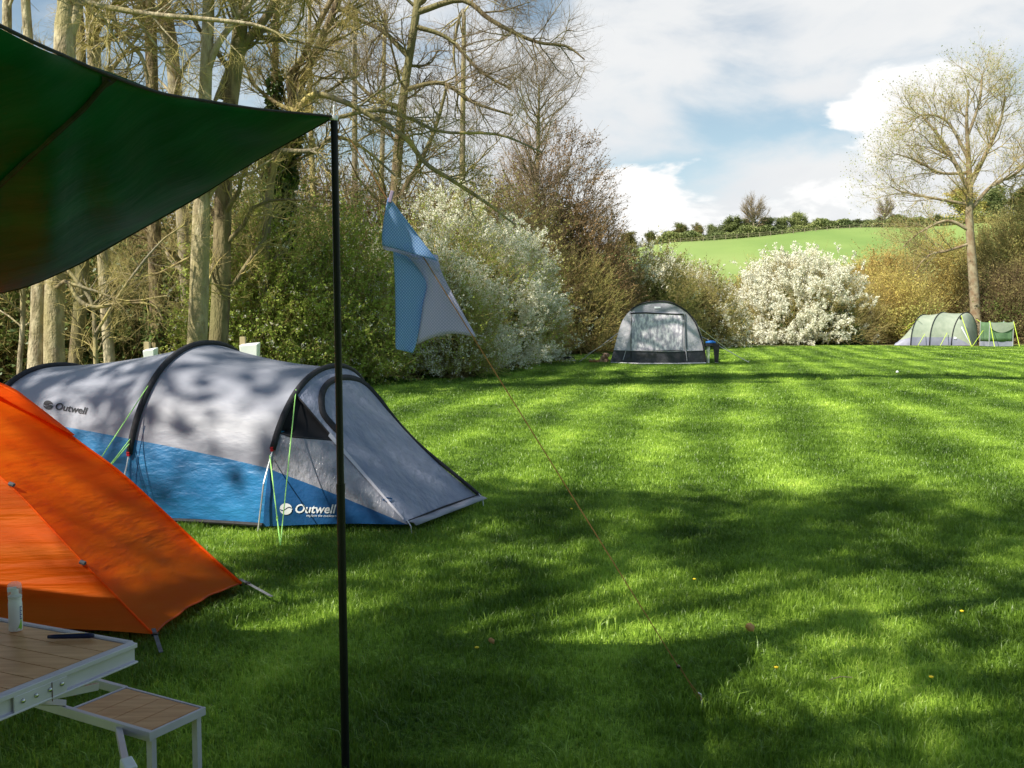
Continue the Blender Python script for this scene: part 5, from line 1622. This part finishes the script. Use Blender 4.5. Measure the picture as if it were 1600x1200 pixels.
# ------------------------------------------------------------------ bushes
def bush(rng, name, label, c, rx, ry, h, stemm, n_stem=14, sprays=600, spray_len=0.7, blossom=0, leafn=0, leafm=None, leafsize=0.05, core=3000, corem=None, coresize=0.12,
         blossom_size=0.03, group=None, spike=0.25, bl_bias=None, cat='bush', twig_r=0.006, z0=0.1, ragged=0.25, upw=0.7, core_in=0.72):
    """c = ground centre; crown is an uneven ellipsoid dome from z0 to h"""
    c = np.array([c[0], c[1], 0.0])
    t = tree_obj(name, c, label, cat, group)
    # uneven outline: lumps on the sphere
    lump = norm(rng.normal(size=(14, 3))); amp = rng.uniform(-ragged, ragged, 14)

    def surf(d):
        w = np.exp(6 * (d @ lump.T - 1)) @ amp
        r = 1 + w
        return np.stack([d[:, 0] * rx, d[:, 1] * ry, d[:, 2] * (h - z0) * 0.98], -1) * r[:, None]
    # stems
    K = 7
    d = norm(rng.normal(size=(n_stem, 3)) * np.array([1, 1, 0.5]) + np.array([0, 0, 0.9])); d[:, 2] = np.abs(d[:, 2])
    top = surf(d) * 0.85
    P = np.zeros((n_stem, K, 3)); b0 = rng.normal(size=(n_stem, 3)) * np.array([rx * 0.28, ry * 0.28, 0]); b0[:, 2] = -0.1
    for k in range(K):
        f = k / (K - 1); P[:, k] = b0 * (1 - f) + top * f + np.array([0, 0, 1]) * (h * 0.12 * math.sin(math.pi * f)) + rng.normal(size=(n_stem, 3)) * 0.05 * min(1, k)
    R = np.linspace(1, 0.3, K)[None, :] * (rng.uniform(0.02, 0.045, n_stem) * min(1.6, h / 3))[:, None]
    P += c
    q = QB(); q.add(*tubes(P, R, 6))
    P2, R2 = grow_level(rng, P, R, 9, h * 0.32, tr=(0.25, 1.0), ang=(25, 65), K=5, jit=0.2, up=0.15, rmax=0.014 * min(2, h / 3))
    q.add(*tubes(P2, R2, 4)); q.build('stems', stemm, t)
    # sprays
    n = sprays
    d = norm(rng.normal(size=(n, 3))); d[:, 2] = np.abs(d[:, 2]) * np.where(rng.uniform(size=n) < 0.12, -0.2, 1)
    rr = rng.uniform(0.5, 1.0, n) ** 0.5
    s0 = surf(d) * rr[:, None]; s0[:, 2] = np.maximum(s0[:, 2], 0.15) + 0
    dirn = norm(norm(d * np.array([1 / rx, 1 / ry, 1 / h])) + rng.normal(size=(n, 3)) * 0.45 + np.array([0, 0, upw]))
    L = spray_len * rng.uniform(0.5, 1.3, n) * (1 + spike * (rng.uniform(size=n) < 0.12) * 2)
    K = 5; SPp = np.zeros((n, K, 3)); SPp[:, 0] = s0 + c; dd = dirn
    for k in range(1, K):
        SPp[:, k] = SPp[:, k - 1] + dd * (L / (K - 1))[:, None]; dd = norm(dd + rng.normal(size=(n, 3)) * 0.15)
    SR = np.linspace(1, 0.4, K)[None, :] * np.full((n, 1), twig_r)
    S2, SR2 = grow_level(rng, SPp, SR, 4, spray_len * 0.5, tr=(0.1, 0.9), ang=(25, 60), K=3, jit=0.1, up=0.05, rmul=0.8)
    q = QB(); q.add(*tubes(SPp, SR, 3)); q.add(*tubes(S2, SR2, 3)); q.build('twigs', stemm, t)

    def along(N, jit, sel=None):
        i = rng.integers(0, n, N) if sel is None else sel[rng.integers(0, len(sel), N)]
        two = rng.uniform(size=N) < 0.55
        f = rng.uniform(0, K - 1.001, N); a = f.astype(int); fr = (f - a)[:, None]
        p1 = SPp[i, a] * (1 - fr) + SPp[i, a + 1] * fr
        j = i * 4 + rng.integers(0, 4, N); f2 = rng.uniform(0, 1.999, N); a2 = f2.astype(int); fr2 = (f2 - a2)[:, None]
        p2 = S2[j, a2] * (1 - fr2) + S2[j, a2 + 1] * fr2
        return np.where(two[:, None], p2, p1) + rng.normal(size=(N, 3)) * jit

    def clustered(N, jit, sel, k=5):
        a = along(max(1, N // k), 0.0, sel)
        return np.repeat(a, k, axis=0) + rng.normal(size=(len(a) * k, 3)) * jit
    if blossom:
        sel = None
        if bl_bias is not None:
            ph = SPp[:, 2]; patch = np.sin(ph[:, 0] * 2.9 + 1.3 * np.sin(ph[:, 2] * 2.1)) + np.sin(ph[:, 2] * 3.7 + ph[:, 0] * 1.1) + np.sin(ph[:, 1] * 2.3 + ph[:, 2])
            sc = np.clip(0.62 + 0.42 * patch, 0.04, 1) * bl_bias((SPp[:, 2] - c) / np.array([rx, ry, h])); sel = np.nonzero(rng.uniform(size=n) < sc)[0]
            if len(sel) == 0: sel = None
        l = QB(); l.add(*leaf_quads(rng, clustered(blossom, blossom_size * 1.1, sel), blossom_size * 1.1)); l.build('blossom', M['blossom'], t)
    if leafn:
        l = QB(); l.add(*leaf_quads(rng, along(leafn, leafsize * 0.8), leafsize)); l.build('leaves', leafm, t)
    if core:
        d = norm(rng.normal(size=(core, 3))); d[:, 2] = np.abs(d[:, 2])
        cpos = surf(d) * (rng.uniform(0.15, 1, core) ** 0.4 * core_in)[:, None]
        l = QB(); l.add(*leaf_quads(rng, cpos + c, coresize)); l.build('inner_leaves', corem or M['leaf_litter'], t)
    return t


def bushes():
    rng = np.random.default_rng(31)
    bw = 'white-flowering blackthorn bushes'
    # fresh green bushes behind the tent
    g = 'green bushes behind the tunnel tent'
    for u, Y, rx, h, lab in ((385, 20, 1.1, 3.0, 'leafy green bush just right of the dark forked trunk'), (455, 20.5, 1.3, 3.5, 'leafy green bush behind the tarp pole, left of it'), (535, 21.5, 1.2, 3.2, 'leafy green bush directly right of the tarp pole')):
        p = GB(u, Y)
        bush(rng, 'leafy_bush', lab, p, rx, 1.2, h, M['twig_lichen'], sprays=1300, spray_len=0.8, leafn=34000, leafm=M['leaf_spring'], leafsize=0.032, core=2500, corem=M['leaf_spring'], coresize=0.06, ragged=0.4, group=g, blossom=5000, blossom_size=0.02)
    top = lambda q: np.clip(0.45 + 0.6 * q[:, 2] + 0.3 * q[:, 0], 0.15, 1)
    for u, Y, rx, ry, h, nb, lab in ((590, 23.5, 1.5, 1.5, 3.6, 20000, 'blackthorn in white flower just left of the blue cloth'), (665, 25.5, 1.9, 1.8, 4.1, 36000, 'tall blackthorn in white flower directly behind the blue cloth'),
                                     (745, 28.5, 1.9, 1.8, 4.1, 38000, 'blackthorn in thin flower, behind the right of the cloth'), (812, 32, 1.35, 1.5, 4.0, 42000, 'rightmost blackthorn of the near clump, white against brown twigs'),
                                     (700, 24.0, 1.1, 1.1, 2.3, 11000, 'low blackthorn with spiky white sprays beside the lower tip of the cloth')):
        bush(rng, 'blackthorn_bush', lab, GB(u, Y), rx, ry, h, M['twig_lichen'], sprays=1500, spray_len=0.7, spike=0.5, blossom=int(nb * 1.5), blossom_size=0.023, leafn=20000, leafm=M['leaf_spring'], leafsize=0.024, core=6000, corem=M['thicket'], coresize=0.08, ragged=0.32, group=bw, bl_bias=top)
    # rusty brown alder-like thicket, conical
    bush(rng, 'bare_bush', 'tall rusty brown bare bush below the thin larch-shaped tree', GB(850, 46), 3.6, 2.5, 9.6, M['twig_rust'], sprays=2600, spray_len=1.2, leafn=26000, leafm=M['bud_rust'], leafsize=0.045, core=9000, corem=M['leaf_litter'], coresize=0.14, twig_r=0.011, n_stem=26)
    bush(rng, 'bare_bush', 'rusty brown bare bush sloping down to the left of the awning', GB(905, 47), 3.2, 2.4, 7.2, M['twig_rust'], sprays=2200, spray_len=1.1, leafn=20000, leafm=M['bud_rust'], leafsize=0.045, core=8000, corem=M['leaf_litter'], coresize=0.14, twig_r=0.011, n_stem=24)
    bush(rng, 'bare_bush', 'tawny bare bush between the blossom and the post left of the awning', GB(860, 42), 2.6, 1.6, 4.2, M['twig_gold'], sprays=1600, spray_len=0.9, leafn=12000, leafm=M['bud_olive'], leafsize=0.04, core=7000, corem=M['leaf_litter'], coresize=0.12, twig_r=0.009, n_stem=30)
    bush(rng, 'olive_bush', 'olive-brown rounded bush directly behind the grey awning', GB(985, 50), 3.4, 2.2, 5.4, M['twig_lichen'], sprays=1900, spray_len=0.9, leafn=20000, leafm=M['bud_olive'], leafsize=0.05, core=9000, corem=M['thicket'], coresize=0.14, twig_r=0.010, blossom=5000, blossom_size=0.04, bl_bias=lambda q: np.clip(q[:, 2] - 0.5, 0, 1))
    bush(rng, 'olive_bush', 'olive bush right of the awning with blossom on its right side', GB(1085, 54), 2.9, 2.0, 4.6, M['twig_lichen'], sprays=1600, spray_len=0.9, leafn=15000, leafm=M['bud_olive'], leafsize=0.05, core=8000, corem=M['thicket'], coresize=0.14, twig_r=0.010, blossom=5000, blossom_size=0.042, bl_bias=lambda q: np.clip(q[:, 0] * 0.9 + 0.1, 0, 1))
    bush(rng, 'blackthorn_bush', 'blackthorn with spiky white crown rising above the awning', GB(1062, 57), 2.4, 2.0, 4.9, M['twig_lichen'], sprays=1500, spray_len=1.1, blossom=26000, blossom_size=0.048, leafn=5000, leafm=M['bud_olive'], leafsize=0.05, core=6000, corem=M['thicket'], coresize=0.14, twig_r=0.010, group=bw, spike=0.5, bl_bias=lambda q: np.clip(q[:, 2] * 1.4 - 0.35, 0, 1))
    bush(rng, 'blackthorn_bush', 'low white blackthorn at the left foot of the big flowering one', GB(1130, 62), 1.3, 1.3, 2.4, M['twig_lichen'], sprays=1000, spray_len=0.9, blossom=20000, blossom_size=0.048, core=4000, corem=M['thicket'], coresize=0.13, twig_r=0.010, group=bw)
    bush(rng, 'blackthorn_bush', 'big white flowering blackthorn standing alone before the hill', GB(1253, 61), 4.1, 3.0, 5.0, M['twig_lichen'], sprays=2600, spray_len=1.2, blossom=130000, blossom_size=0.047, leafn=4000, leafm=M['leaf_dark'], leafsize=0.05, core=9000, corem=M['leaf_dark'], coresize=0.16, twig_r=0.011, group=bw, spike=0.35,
         bl_bias=lambda q: np.clip(0.75 - 0.9 * np.clip(q[:, 0] - 0.0, 0, 1) * (1 - q[:, 2]) * 2 + 0.35 * q[:, 2], 0.04, 1), n_stem=24, core_in=0.66)
    bush(rng, 'shadow_ivy_clump', 'dark leaf clump standing for shadow and ivy at the right foot of the big white blackthorn', GB(1297, 59.6), 1.9, 1.3, 2.3, M['twig_brown'], sprays=700, spray_len=0.5, leafn=16000, leafm=M['leaf_dark'], leafsize=0.06, core=5000, corem=M['leaf_dark'], coresize=0.12, twig_r=0.010, blossom=1500, blossom_size=0.045)  # dark leaves stand for the shadow and ivy beneath the blackthorn
    bush(rng, 'ivy_clump', 'bright green ivy clump inside the big white blackthorn', GB(1318, 60.2), 0.9, 0.8, 4.1, M['twig_brown'], sprays=260, spray_len=0.5, leafn=6000, leafm=M['leaf_spring'], leafsize=0.06, core=1500, corem=M['ivy'], coresize=0.1, z0=2.0)
    # golden osier scrub to the right
    go = 'golden osier scrub at the right'
    for u, Y, rx, h, m1, m2, lab in ((1195, 74, 3.0, 4.9, 'twig_gold', 'bud_gold', 'sparse golden scrub showing left above the big white blackthorn'), (1385, 70, 3.2, 5.9, 'twig_gold', 'bud_gold', 'golden osier just right of the big white blackthorn'), (1440, 72, 3.4, 6.4, 'twig_gold', 'bud_gold', 'golden osier behind the left end of the green tent'),
                                    (1495, 75, 3.4, 7.2, 'twig_gold', 'bud_olive', 'tawny osier left of the willow trunk'), (1555, 70, 3.4, 8.6, 'twig_lichen', 'bud_olive', 'olive-brown scrub right of the willow trunk'), (1610, 66, 3.2, 9.8, 'twig_lichen', 'bud_olive', 'dark scrub cut by the right picture edge'), (1345, 76, 3.0, 5.0, 'twig_gold', 'bud_gold', 'pale golden scrub behind the right shoulder of the big white blackthorn'),
                                    (1405, 62.5, 2.0, 3.0, 'twig_gold', 'bud_gold', 'low golden scrub at the left peg of the green tent'), (1585, 64, 2.6, 4.5, 'twig_brown', 'thicket', 'low dark scrub behind the small green screen tent')):
        bush(rng, 'osier_bush', lab, GB(u, Y), rx, 2.2, h, M[m1], sprays=2000, spray_len=1.7, leafn=22000, leafm=M[m2], leafsize=0.07, core=6000, corem=M['thicket'] if m2 != 'bud_gold' else M['bud_gold'], coresize=0.14, twig_r=0.012, group=go, n_stem=34, upw=1.3, core_in=0.7)
    # filler thicket behind the near blackthorn and brown bushes
    for u, Y, rx, h, lab in ((700, 36, 4.0, 6.4, 'broad brown thicket showing over the blackthorn tops'), (780, 42, 4.0, 7.2, 'broad brown thicket at the foot of the larch-shaped tree'), (590, 33, 3.6, 6.0, 'broad brown thicket behind the tarp pole'), (500, 31, 3.4, 6.2, 'broad brown thicket left of the tarp pole'),
                             (1130, 68, 4.5, 4.6, 'low brown thicket below the hill between the two white bushes'), (1040, 66, 5.0, 5.4, 'brown thicket behind the spiky white crown')):
        bush(rng, 'thicket_bush', lab, GB(u, Y), rx, 2.0, h, M['twig_brown'], sprays=2000, spray_len=1.3, leafn=16000, leafm=M['bud_olive'] if u > 650 else M['thicket'], leafsize=0.055, core=9000, corem=M['thicket'], coresize=0.14, twig_r=0.010, n_stem=26, group='brown thicket bushes')
    # undergrowth between and behind the left trunks
    dk = 'ivy and bramble bushes under the left wood'
    for k, (u, Y, rx, h, lm) in enumerate(((-40, 20, 2.0, 3.0, 'thicket'), (40, 23, 2.3, 4.4, 'leaf_dark'), (110, 21, 1.7, 2.6, 'leaf_dark'), (160, 25, 2.4, 5.0, 'thicket'), (225, 22, 1.5, 3.0, 'leaf_dark'), (270, 26, 2.3, 5.6, 'thicket'), (335, 24, 1.8, 3.2, 'thicket'), (400, 27, 2.4, 5.0, 'thicket'), (20, 32, 4.5, 6.6, 'thicket'), (180, 33, 4.5, 6.2, 'thicket'), (330, 34, 4.5, 6.6, 'thicket'))):
        lab = ['dark bramble bush at the left edge', 'dark evergreen bush behind the pale double trunk', 'low dark bush between the first trunks', 'tall brown bramble behind the straight mid-brown trunk', 'low dark bush at the reddish trunk', 'tall brown bramble behind the tall sunlit trunk', 'dark bush behind the forked trunk',
               'tall brown bramble left of the ivy tree', 'far brown thicket at the left edge of the wood', 'far brown thicket in the middle of the wood', 'far brown thicket right in the wood'][k]
        bush(rng, 'bramble_bush', lab, GB(u, Y), rx, 1.5, h, M['twig_lichen'], sprays=900, spray_len=1.0, leafn=14000, leafm=M[lm], leafsize=0.055, core=7000, corem=M['leaf_dark'] if lm == 'leaf_dark' else M['thicket'], coresize=0.12, twig_r=0.008, group=dk)


def weeds():
    rng = np.random.default_rng(41)
    V = QB(); n = 26000
    y = rng.uniform(16.5, 46, n); x = np.array([tree_line_x(t_) for t_ in y]) + rng.normal(size=n) * 0.45 - 0.35
    clump = 0.5 + 0.5 * np.sin(y * 1.3) * np.sin(y * 0.45 + 1)
    z = rng.uniform(0, 1, n) ** 1.3 * (0.22 + 0.35 * clump) * np.clip(1.2 - np.abs(x - np.array([tree_line_x(t_) for t_ in y]) + 0.5), 0.1, 1)
    V.add(*leaf_quads(rng, np.stack([x, y, z], -1), 0.05))
    o = V.build('nettle_patch', M['nettle']); tag(o, 'low green nettles and weeds along the foot of the bushes', 'weeds', kind='stuff')
    V = QB(); n = 30000
    x = rng.uniform(8, 42, n); y = 61.5 + rng.normal(size=n) * 0.6 + 0.03 * (x - 8); z = rng.uniform(0, 1, n) ** 1.5 * 0.45
    V.add(*leaf_quads(rng, np.stack([x, y, z], -1), 0.07))
    o = V.build('dry_undergrowth', M['leaf_litter']); tag(o, 'dry brown undergrowth along the far end of the lawn', 'undergrowth', kind='stuff')
    # grassy bank left of the awning
    b = MB(); xs = np.linspace(-2.6, 3.2, 26); ys = np.linspace(29, 47, 20); A = np.zeros((26, 20, 3))
    for i, xx in enumerate(xs):
        for j, yy in enumerate(ys):
            e = tree_line_x(yy); A[i, j] = (xx, yy, max(-0.05, 0.42 * math.exp(-((xx - e + 0.3) / 0.8) ** 2) * math.exp(-((yy - 38) / 6) ** 2)) - 0.03 * (abs(xx - e) > 2))
    b.grid(A); o = b.build('grass_bank', M['lawn'], smooth=True)
    if o.data.polygons[0].normal.z < 0: o.data.flip_normals()
    tag(o, 'low grassy bank by the bushes', 'bank', kind='structure')
    # woodland floor
    fl = mat('leaf_floor', (0.09, 0.065, 0.03), (0.17, 0.13, 0.06), 4, 0.95, 0.8, 12, c3=(0.06, 0.09, 0.02), scale3=0.8)
    b = MB(); rows = []
    for yy in np.linspace(10, 110, 60):
        e = tree_line_x(min(yy, 57)) - 0.6 if yy < 57 else 60
        rows.append([(e - 60 * (1 - k) ** 1.0 if yy < 57 else -60 + 180 * k, yy if yy < 57 else max(yy, 62.5), 0.0 + 0.01) for k in np.linspace(0, 1, 12)])
    b.grid(np.array(rows[:29])); 
    b.grid(np.array([[(xx, yy, 0.01) for xx in np.linspace(-80, 120, 12)] for yy in (62.3, 80, 100)]))
    o = b.build('woodland_floor', fl)
    if o.data.polygons[0].normal.z < 0: o.data.flip_normals()
    tag(o, 'brown leaf-covered ground under the trees', 'ground', kind='structure')


# ------------------------------------------------------------------ crest of the hill
def copy_thing(o, loc, scale, rz, label, lm=None):
    c = o.copy(); col.objects.link(c); c.location = loc; c.scale = scale; c.rotation_euler = (0, 0, rz); c['label'] = label
    for ch in o.children:
        k = ch.copy(); col.objects.link(k); k.parent = c
        if lm and ch.name.split('.')[0] == 'crown':
            k.material_slots[0].link = 'OBJECT'; k.material_slots[0].material = lm
    return c


def crest():
    rng = np.random.default_rng(51)
    protos = []
    for k in range(3):      # rounded leafy tree, unit height 1 ~ 6 m wide
        t = tree_obj('hedge_tree', (0, 0, 0), 'hedgerow tree', 'tree', 'hedgerow trees along the crest of the hill')
        P = np.array([[[0, 0, -1.5], [0.1, 0, 1.5], [0, 0.1, 3], [0.2, 0, 5]]], float); R = np.array([[0.25, 0.2, 0.15, 0.05]])
        q = QB(); q.add(*tubes(P, R, 5)); P2, R2 = grow_level(rng, P, R, 26, 3.2, tr=(0.3, 1), ang=(20, 65), K=4, jit=0.2, up=0.3, rmax=0.09); q.add(*tubes(P2, R2, 3)); q.build('trunk', M['bark_brown'], t)
        P3, R3 = grow_level(rng, P2, R2, 10, 1.4, tr=(0.2, 1), ang=(20, 70), K=3, jit=0.2, up=0.1, rmax=0.035)
        i = rng.integers(0, len(P3), 11000); C = P3[i, rng.integers(0, 3, 11000)] + rng.normal(size=(11000, 3)) * 0.22
        C[:, 2] = np.maximum(C[:, 2], 0.1)
        low = rng.normal(size=(3500, 3)) * np.array([1.9, 1.5, 0.8]) + np.array([0, 0, 1.2]); C = np.concatenate([C, low])
        q = QB(); q.add(*tubes(P3, R3, 3)); q.add(*leaf_quads(rng, C, 0.13)); q.build('crown', M['leaf_hedge'], t)
        protos.append(t)
    bare = tree_obj('bare_tree', (0, 0, 0), 'bare', 'tree', 'hedgerow trees along the crest of the hill')
    P = np.array([[[0, 0, -1], [0.1, 0, 2.5], [0, 0.1, 5], [0.1, 0, 7]]], float); R = np.array([[0.32, 0.26, 0.2, 0.1]])
    q = QB(); q.add(*tubes(P, R, 6)); P2, R2 = grow_level(rng, P, R, 34, 4.4, tr=(0.3, 1), ang=(30, 80), K=6, jit=0.12, up=0.22, rmax=0.12, shape=0.1); q.add(*tubes(P2, R2, 4)); q.build('trunk', M['bark_grey'], bare)
    P3, R3 = grow_level(rng, P2, R2, 12, 2.4, tr=(0.2, 1), ang=(15, 50), K=5, jit=0.15, up=0.1, rmax=0.07, taper=0.6)
    P4, R4 = grow_level(rng, P3, R3, 6, 1.2, tr=(0.2, 1), ang=(15, 50), K=3, jit=0.15, up=0.1, rmax=0.05, taper=0.6); q = QB(); q.add(*tubes(P3, R3, 3)); q.add(*tubes(P4, R4, 3)); q.build('crown', M['twig_purple'], bare)
    used = set()
    mats = {'g': None, 'd': M['leaf_hedge'], 'y': M['leaf_far'], 'b': M['thicket'], 'o': M['bud_gold']}
    # u, width px, height px, kind, colour, label
    rows = [(950, 24, 26, 'b', 'dark bare hedgerow tree farthest left on the skyline'), (978, 34, 36, 'b', 'dark rounded tree left of the spiky white bush on the skyline'), (1018, 30, 28, 'b', 'grey-brown tree above the white spikes at the left of the crest'),
            (1040, 20, 26, 'd', 'dark tree where the crest hedge begins'), (1062, 30, 38, 'b', 'brown tree at the left of the crest hedge'), (1088, 24, 34, 'b', 'second brown tree of the crest hedge'), (1112, 28, 30, 'y', 'yellow-green bushy tree of the crest hedge'),
            (1140, 40, 42, 'g', 'broad green tree left of the bare skyline tree'), (1170, 30, 34, 'g', 'green tree under the bare skyline tree'), (1195, 32, 36, 'd', 'dark tree at the foot of the bare skyline tree'), (1218, 26, 34, 'y', 'pale green tree right of the bare skyline tree'),
            (1242, 28, 40, 'y', 'fresh yellow-green tree near the middle of the crest'), (1255, 16, 30, 'd', 'narrow dark ivy-covered tree in the middle of the crest')]
    u = 1275
    k = 0
    words = ['low', 'rounded', 'narrow', 'patchy', 'pale', 'squat', 'thin', 'bushy', 'ragged', 'slim', 'small', 'dense', 'loose', 'short', 'wispy']
    while u < 1475:
        w = rng.uniform(20, 30); rows.append((u, w, rng.uniform(12, 19), rng.choice(['g', 'y', 'b', 'g', 'd']), '%s hedge tree on the crest, number %d rightwards of the dark ivy-covered one' % (words[k % 15], k + 1))); u += w * 0.62; k += 1
    rows += [(1500, 50, 50, 'o', 'golden tree on the crest behind the willow trunk'), (1545, 50, 48, 'y', 'pale tree on the crest right of the willow trunk'), (1590, 50, 50, 'b', 'brown tree on the crest at the right picture edge'), (1640, 60, 50, 'b', 'crest tree just beyond the right picture edge')]
    first = {0: True, 1: True, 2: True}
    for (u, w, hpx, kind, lab) in rows:
        Y = 268.0; x = (u - 800) / 1500 * Y; z = float(hill_h(np.array([x]), np.array([Y]))[0])
        j = int(rng.integers(0, 3)); sc = (w / 1500 * Y / 4.2, w / 1500 * Y / 4.2, hpx * (0.72 if u < 1265 else 1.0) / 1500 * Y / 5.6)
        copy_thing(protos[j], (x, Y, z - 0.3), sc, rng.uniform(0, 6.28), lab, mats[kind])
    for t in protos:
        for ch in list(t.children): bpy.data.objects.remove(ch)
        bpy.data.objects.remove(t)
    for u, hpx, lab in ((1174, 54, 'tall round bare tree alone on the skyline of the hill'), (1378, 40, 'small bare tree on the skyline nearer the willow')):
        Y = 266.0; x = (u - 800) / 1500 * Y; z = float(hill_h(np.array([x]), np.array([Y]))[0])
        s = hpx / 1500 * Y / 8.2; copy_thing(bare, (x, Y, z), (s * 0.9, s * 0.9, s), u, lab)
    for ch in list(bare.children): bpy.data.objects.remove(ch)
    bpy.data.objects.remove(bare)
    # one continuous low hedge below the trees
    n = 42000; x = rng.uniform(38, 135, n); base = hill_h(x, np.full(n, 266.0)); hh = 2.6 + 0.8 * np.sin(x * 0.31) + 0.5 * np.sin(x * 0.9 + 1)
    C = np.stack([x, 266 + rng.normal(size=n) * 0.8, base + rng.uniform(0, 1, n) * hh], -1)
    q = QB(); q.add(*leaf_quads(rng, C, 0.30)); o = q.build('hedge', M['leaf_far']); tag(o, 'long continuous low hedge along the crest of the hill', 'hedge')
    # wire fence below the hedge
    t = empty('wire_fence', (80, 258, 0), 'thin wire fence on posts running along the crest below the hedge', 'fence')
    xs = np.arange(42, 125, 3.0); k = MB(); wr = []
    for x in xs:
        z = float(hill_h(np.array([x]), np.array([258.]))[0]); k.box((x, 258, z + 0.6), (0.12, 0.12, 1.3)); wr.append((x, 258, z + 1.1))
    k.build('post_row', M['bark_grey'], t)['kind'] = 'stuff'
    k = MB(); k.tube(wr, 0.03, 4); k.tube([(a, b, c - 0.5) for a, b, c in wr], 0.03, 4); k.build('wire', M['bark_grey'], t)


# ------------------------------------------------------------------ trees beside and behind the camera whose shade falls on the lawn
def shade_trees():
    rng = np.random.default_rng(61)
    # (ground target x, y, radius across, radius along, crown height, leaves)
    casters = [
        ('nearest ivy-clad tree left of the tents, its shade crossing the middle lawn', 12.0, [(0.2, 7.2, 1.4, 0.9), (2.2, 7.0, 1.4, 0.8), (4.0, 6.3, 1.3, 0.7), (5.6, 6.0, 1.2, 0.8)], 3200),
        ('second ivy-clad tree behind the camera, shading the near lawn', 9.0, [(-0.2, 5.6, 1.2, 0.8), (1.6, 5.4, 1.2, 0.6), (3.2, 5.0, 0.9, 0.5)], 1900),
        ('broad tree behind the camera, its shade on the right of the lawn', 8.0, [(2.4, 2.6, 0.9, 0.8), (3.4, 3.9, 0.9, 0.5), (1.9, 3.8, 0.5, 0.35), (0.0, 2.2, 1.2, 0.8)], 1700),
        ('far left ivy-clad tree, its shade reaching the lawn before the awning', 11.0, [(-0.6, 20.6, 1.3, 0.6), (3.2, 21.8, 1.8, 0.6), (6.0, 23.6, 2.2, 0.8), (9.0, 24.0, 2.2, 0.8), (12.0, 23.6, 1.5, 0.5)], 15000),
        ('left wood tree beyond the picture, dappling the tunnel tent', 8.0, [(-2.6, 7.6, 0.7, 0.6), (-1.5, 8.4, 0.5, 0.5), (-1.9, 6.9, 0.25, 0.3)], 480),
    ]
    for ci, (lab, H, targets, nl) in enumerate(casters):
        L = H / math.tan(SUN_EL)
        cs = [np.array([gx - (-SUN_H.x) * L, gy - (-SUN_H.y) * L, H]) for gx, gy, _, _ in targets]
        b = np.mean(cs, 0)
        if ci == 3:
            # the high ivy of the visible ivy tree, above the top of the picture
            t = IVY_TREE; b = np.array([t.location.x, t.location.y, 0]); 
        else:
            t = tree_obj('ivy_tree', (b[0], b[1]), lab + ' (outside the picture)', 'tree', 'trees outside the picture that shade the lawn')
        q = QB(); P = np.array([poly([(b[0], b[1], -0.3), (b[0] + .2, b[1], H * 0.4), (b[0] - .1, b[1] + .2, H * 0.75)], 10)]); R = np.linspace(0.28, 0.14, 10)[None]
        q.add(*tubes(P, R, 8)) if ci != 3 else None
        z_st = 0.5 if ci != 3 else 0.93
        limbs = np.array([poly([(b[0], b[1] + .1, H * z_st), ((b[0] + c_[0]) / 2, (b[1] + c_[1]) / 2, H * (0.38 + z_st * 0.62)), tuple(c_)], 10) for c_ in cs]); LR = np.tile(np.linspace(0.10, 0.03, 10), (len(cs), 1))
        q.add(*tubes(limbs, LR, 6)); P2, R2 = grow_level(rng, limbs, LR, 12, 1.6, tr=(0.4, 1), K=5, up=0.1, rmax=0.03); q.add(*tubes(P2, R2, 4)); q.build('trunk' if ci != 3 else 'high_limbs', M['bark_brown'], t)
        P3, R3 = grow_level(rng, P2, R2, 8, 0.8, K=4, rmax=0.01); q = QB(); q.add(*tubes(P3, R3, 3))
        if ci != 3: q.build('crown', M['twig_brown'], t)
        l = QB(); tot = sum(a * c for _, _, a, c in targets)
        for c_, (gx, gy, ra, rb) in zip(cs, targets):
            n = int(nl * ra * rb / tot); ls = 0.10 if ci != 3 else 0.12
            ncl = max(6, int(14 * ra * rb)); cc = rng.normal(size=(ncl, 3)) * np.array([ra * 0.55, rb * 0.55, 0.35])
            C = c_ + cc[rng.integers(0, ncl, n)] + rng.normal(size=(n, 3)) * 0.22
            l.add(*leaf_quads(rng, C, ls))
        l.build('leaves' if ci != 3 else 'high_ivy', M['ivy'], t)


IVY_TREE = None
def sky_blocker_hedge():  # unseen conifers, added to block low sky light from behind
    rng = np.random.default_rng(90)
    for x, y, lab in ((-3.5, -9.5, 'leftmost'), (1.0, -8.5, 'second'), (5.5, -8.0, 'third'), (10.0, -6.5, 'rightmost')):
        bush(rng, 'sky_blocker_conifer', lab + ' of the unseen tall conifers added behind the camera to block sky light', (x, y, 0), 2.5, 1.8, 7.0, M['twig_brown'], sprays=300, spray_len=0.8, leafn=9000, leafm=M['leaf_dark'], leafsize=0.14, core=9000, corem=M['leaf_dark'], coresize=0.22, group='unseen conifers added to block sky light')


sky_blocker_hedge()
left_wood(); WSC = 1.0; back_trees(); centre_trees(); bushes(); weeds(); crest(); shade_trees()
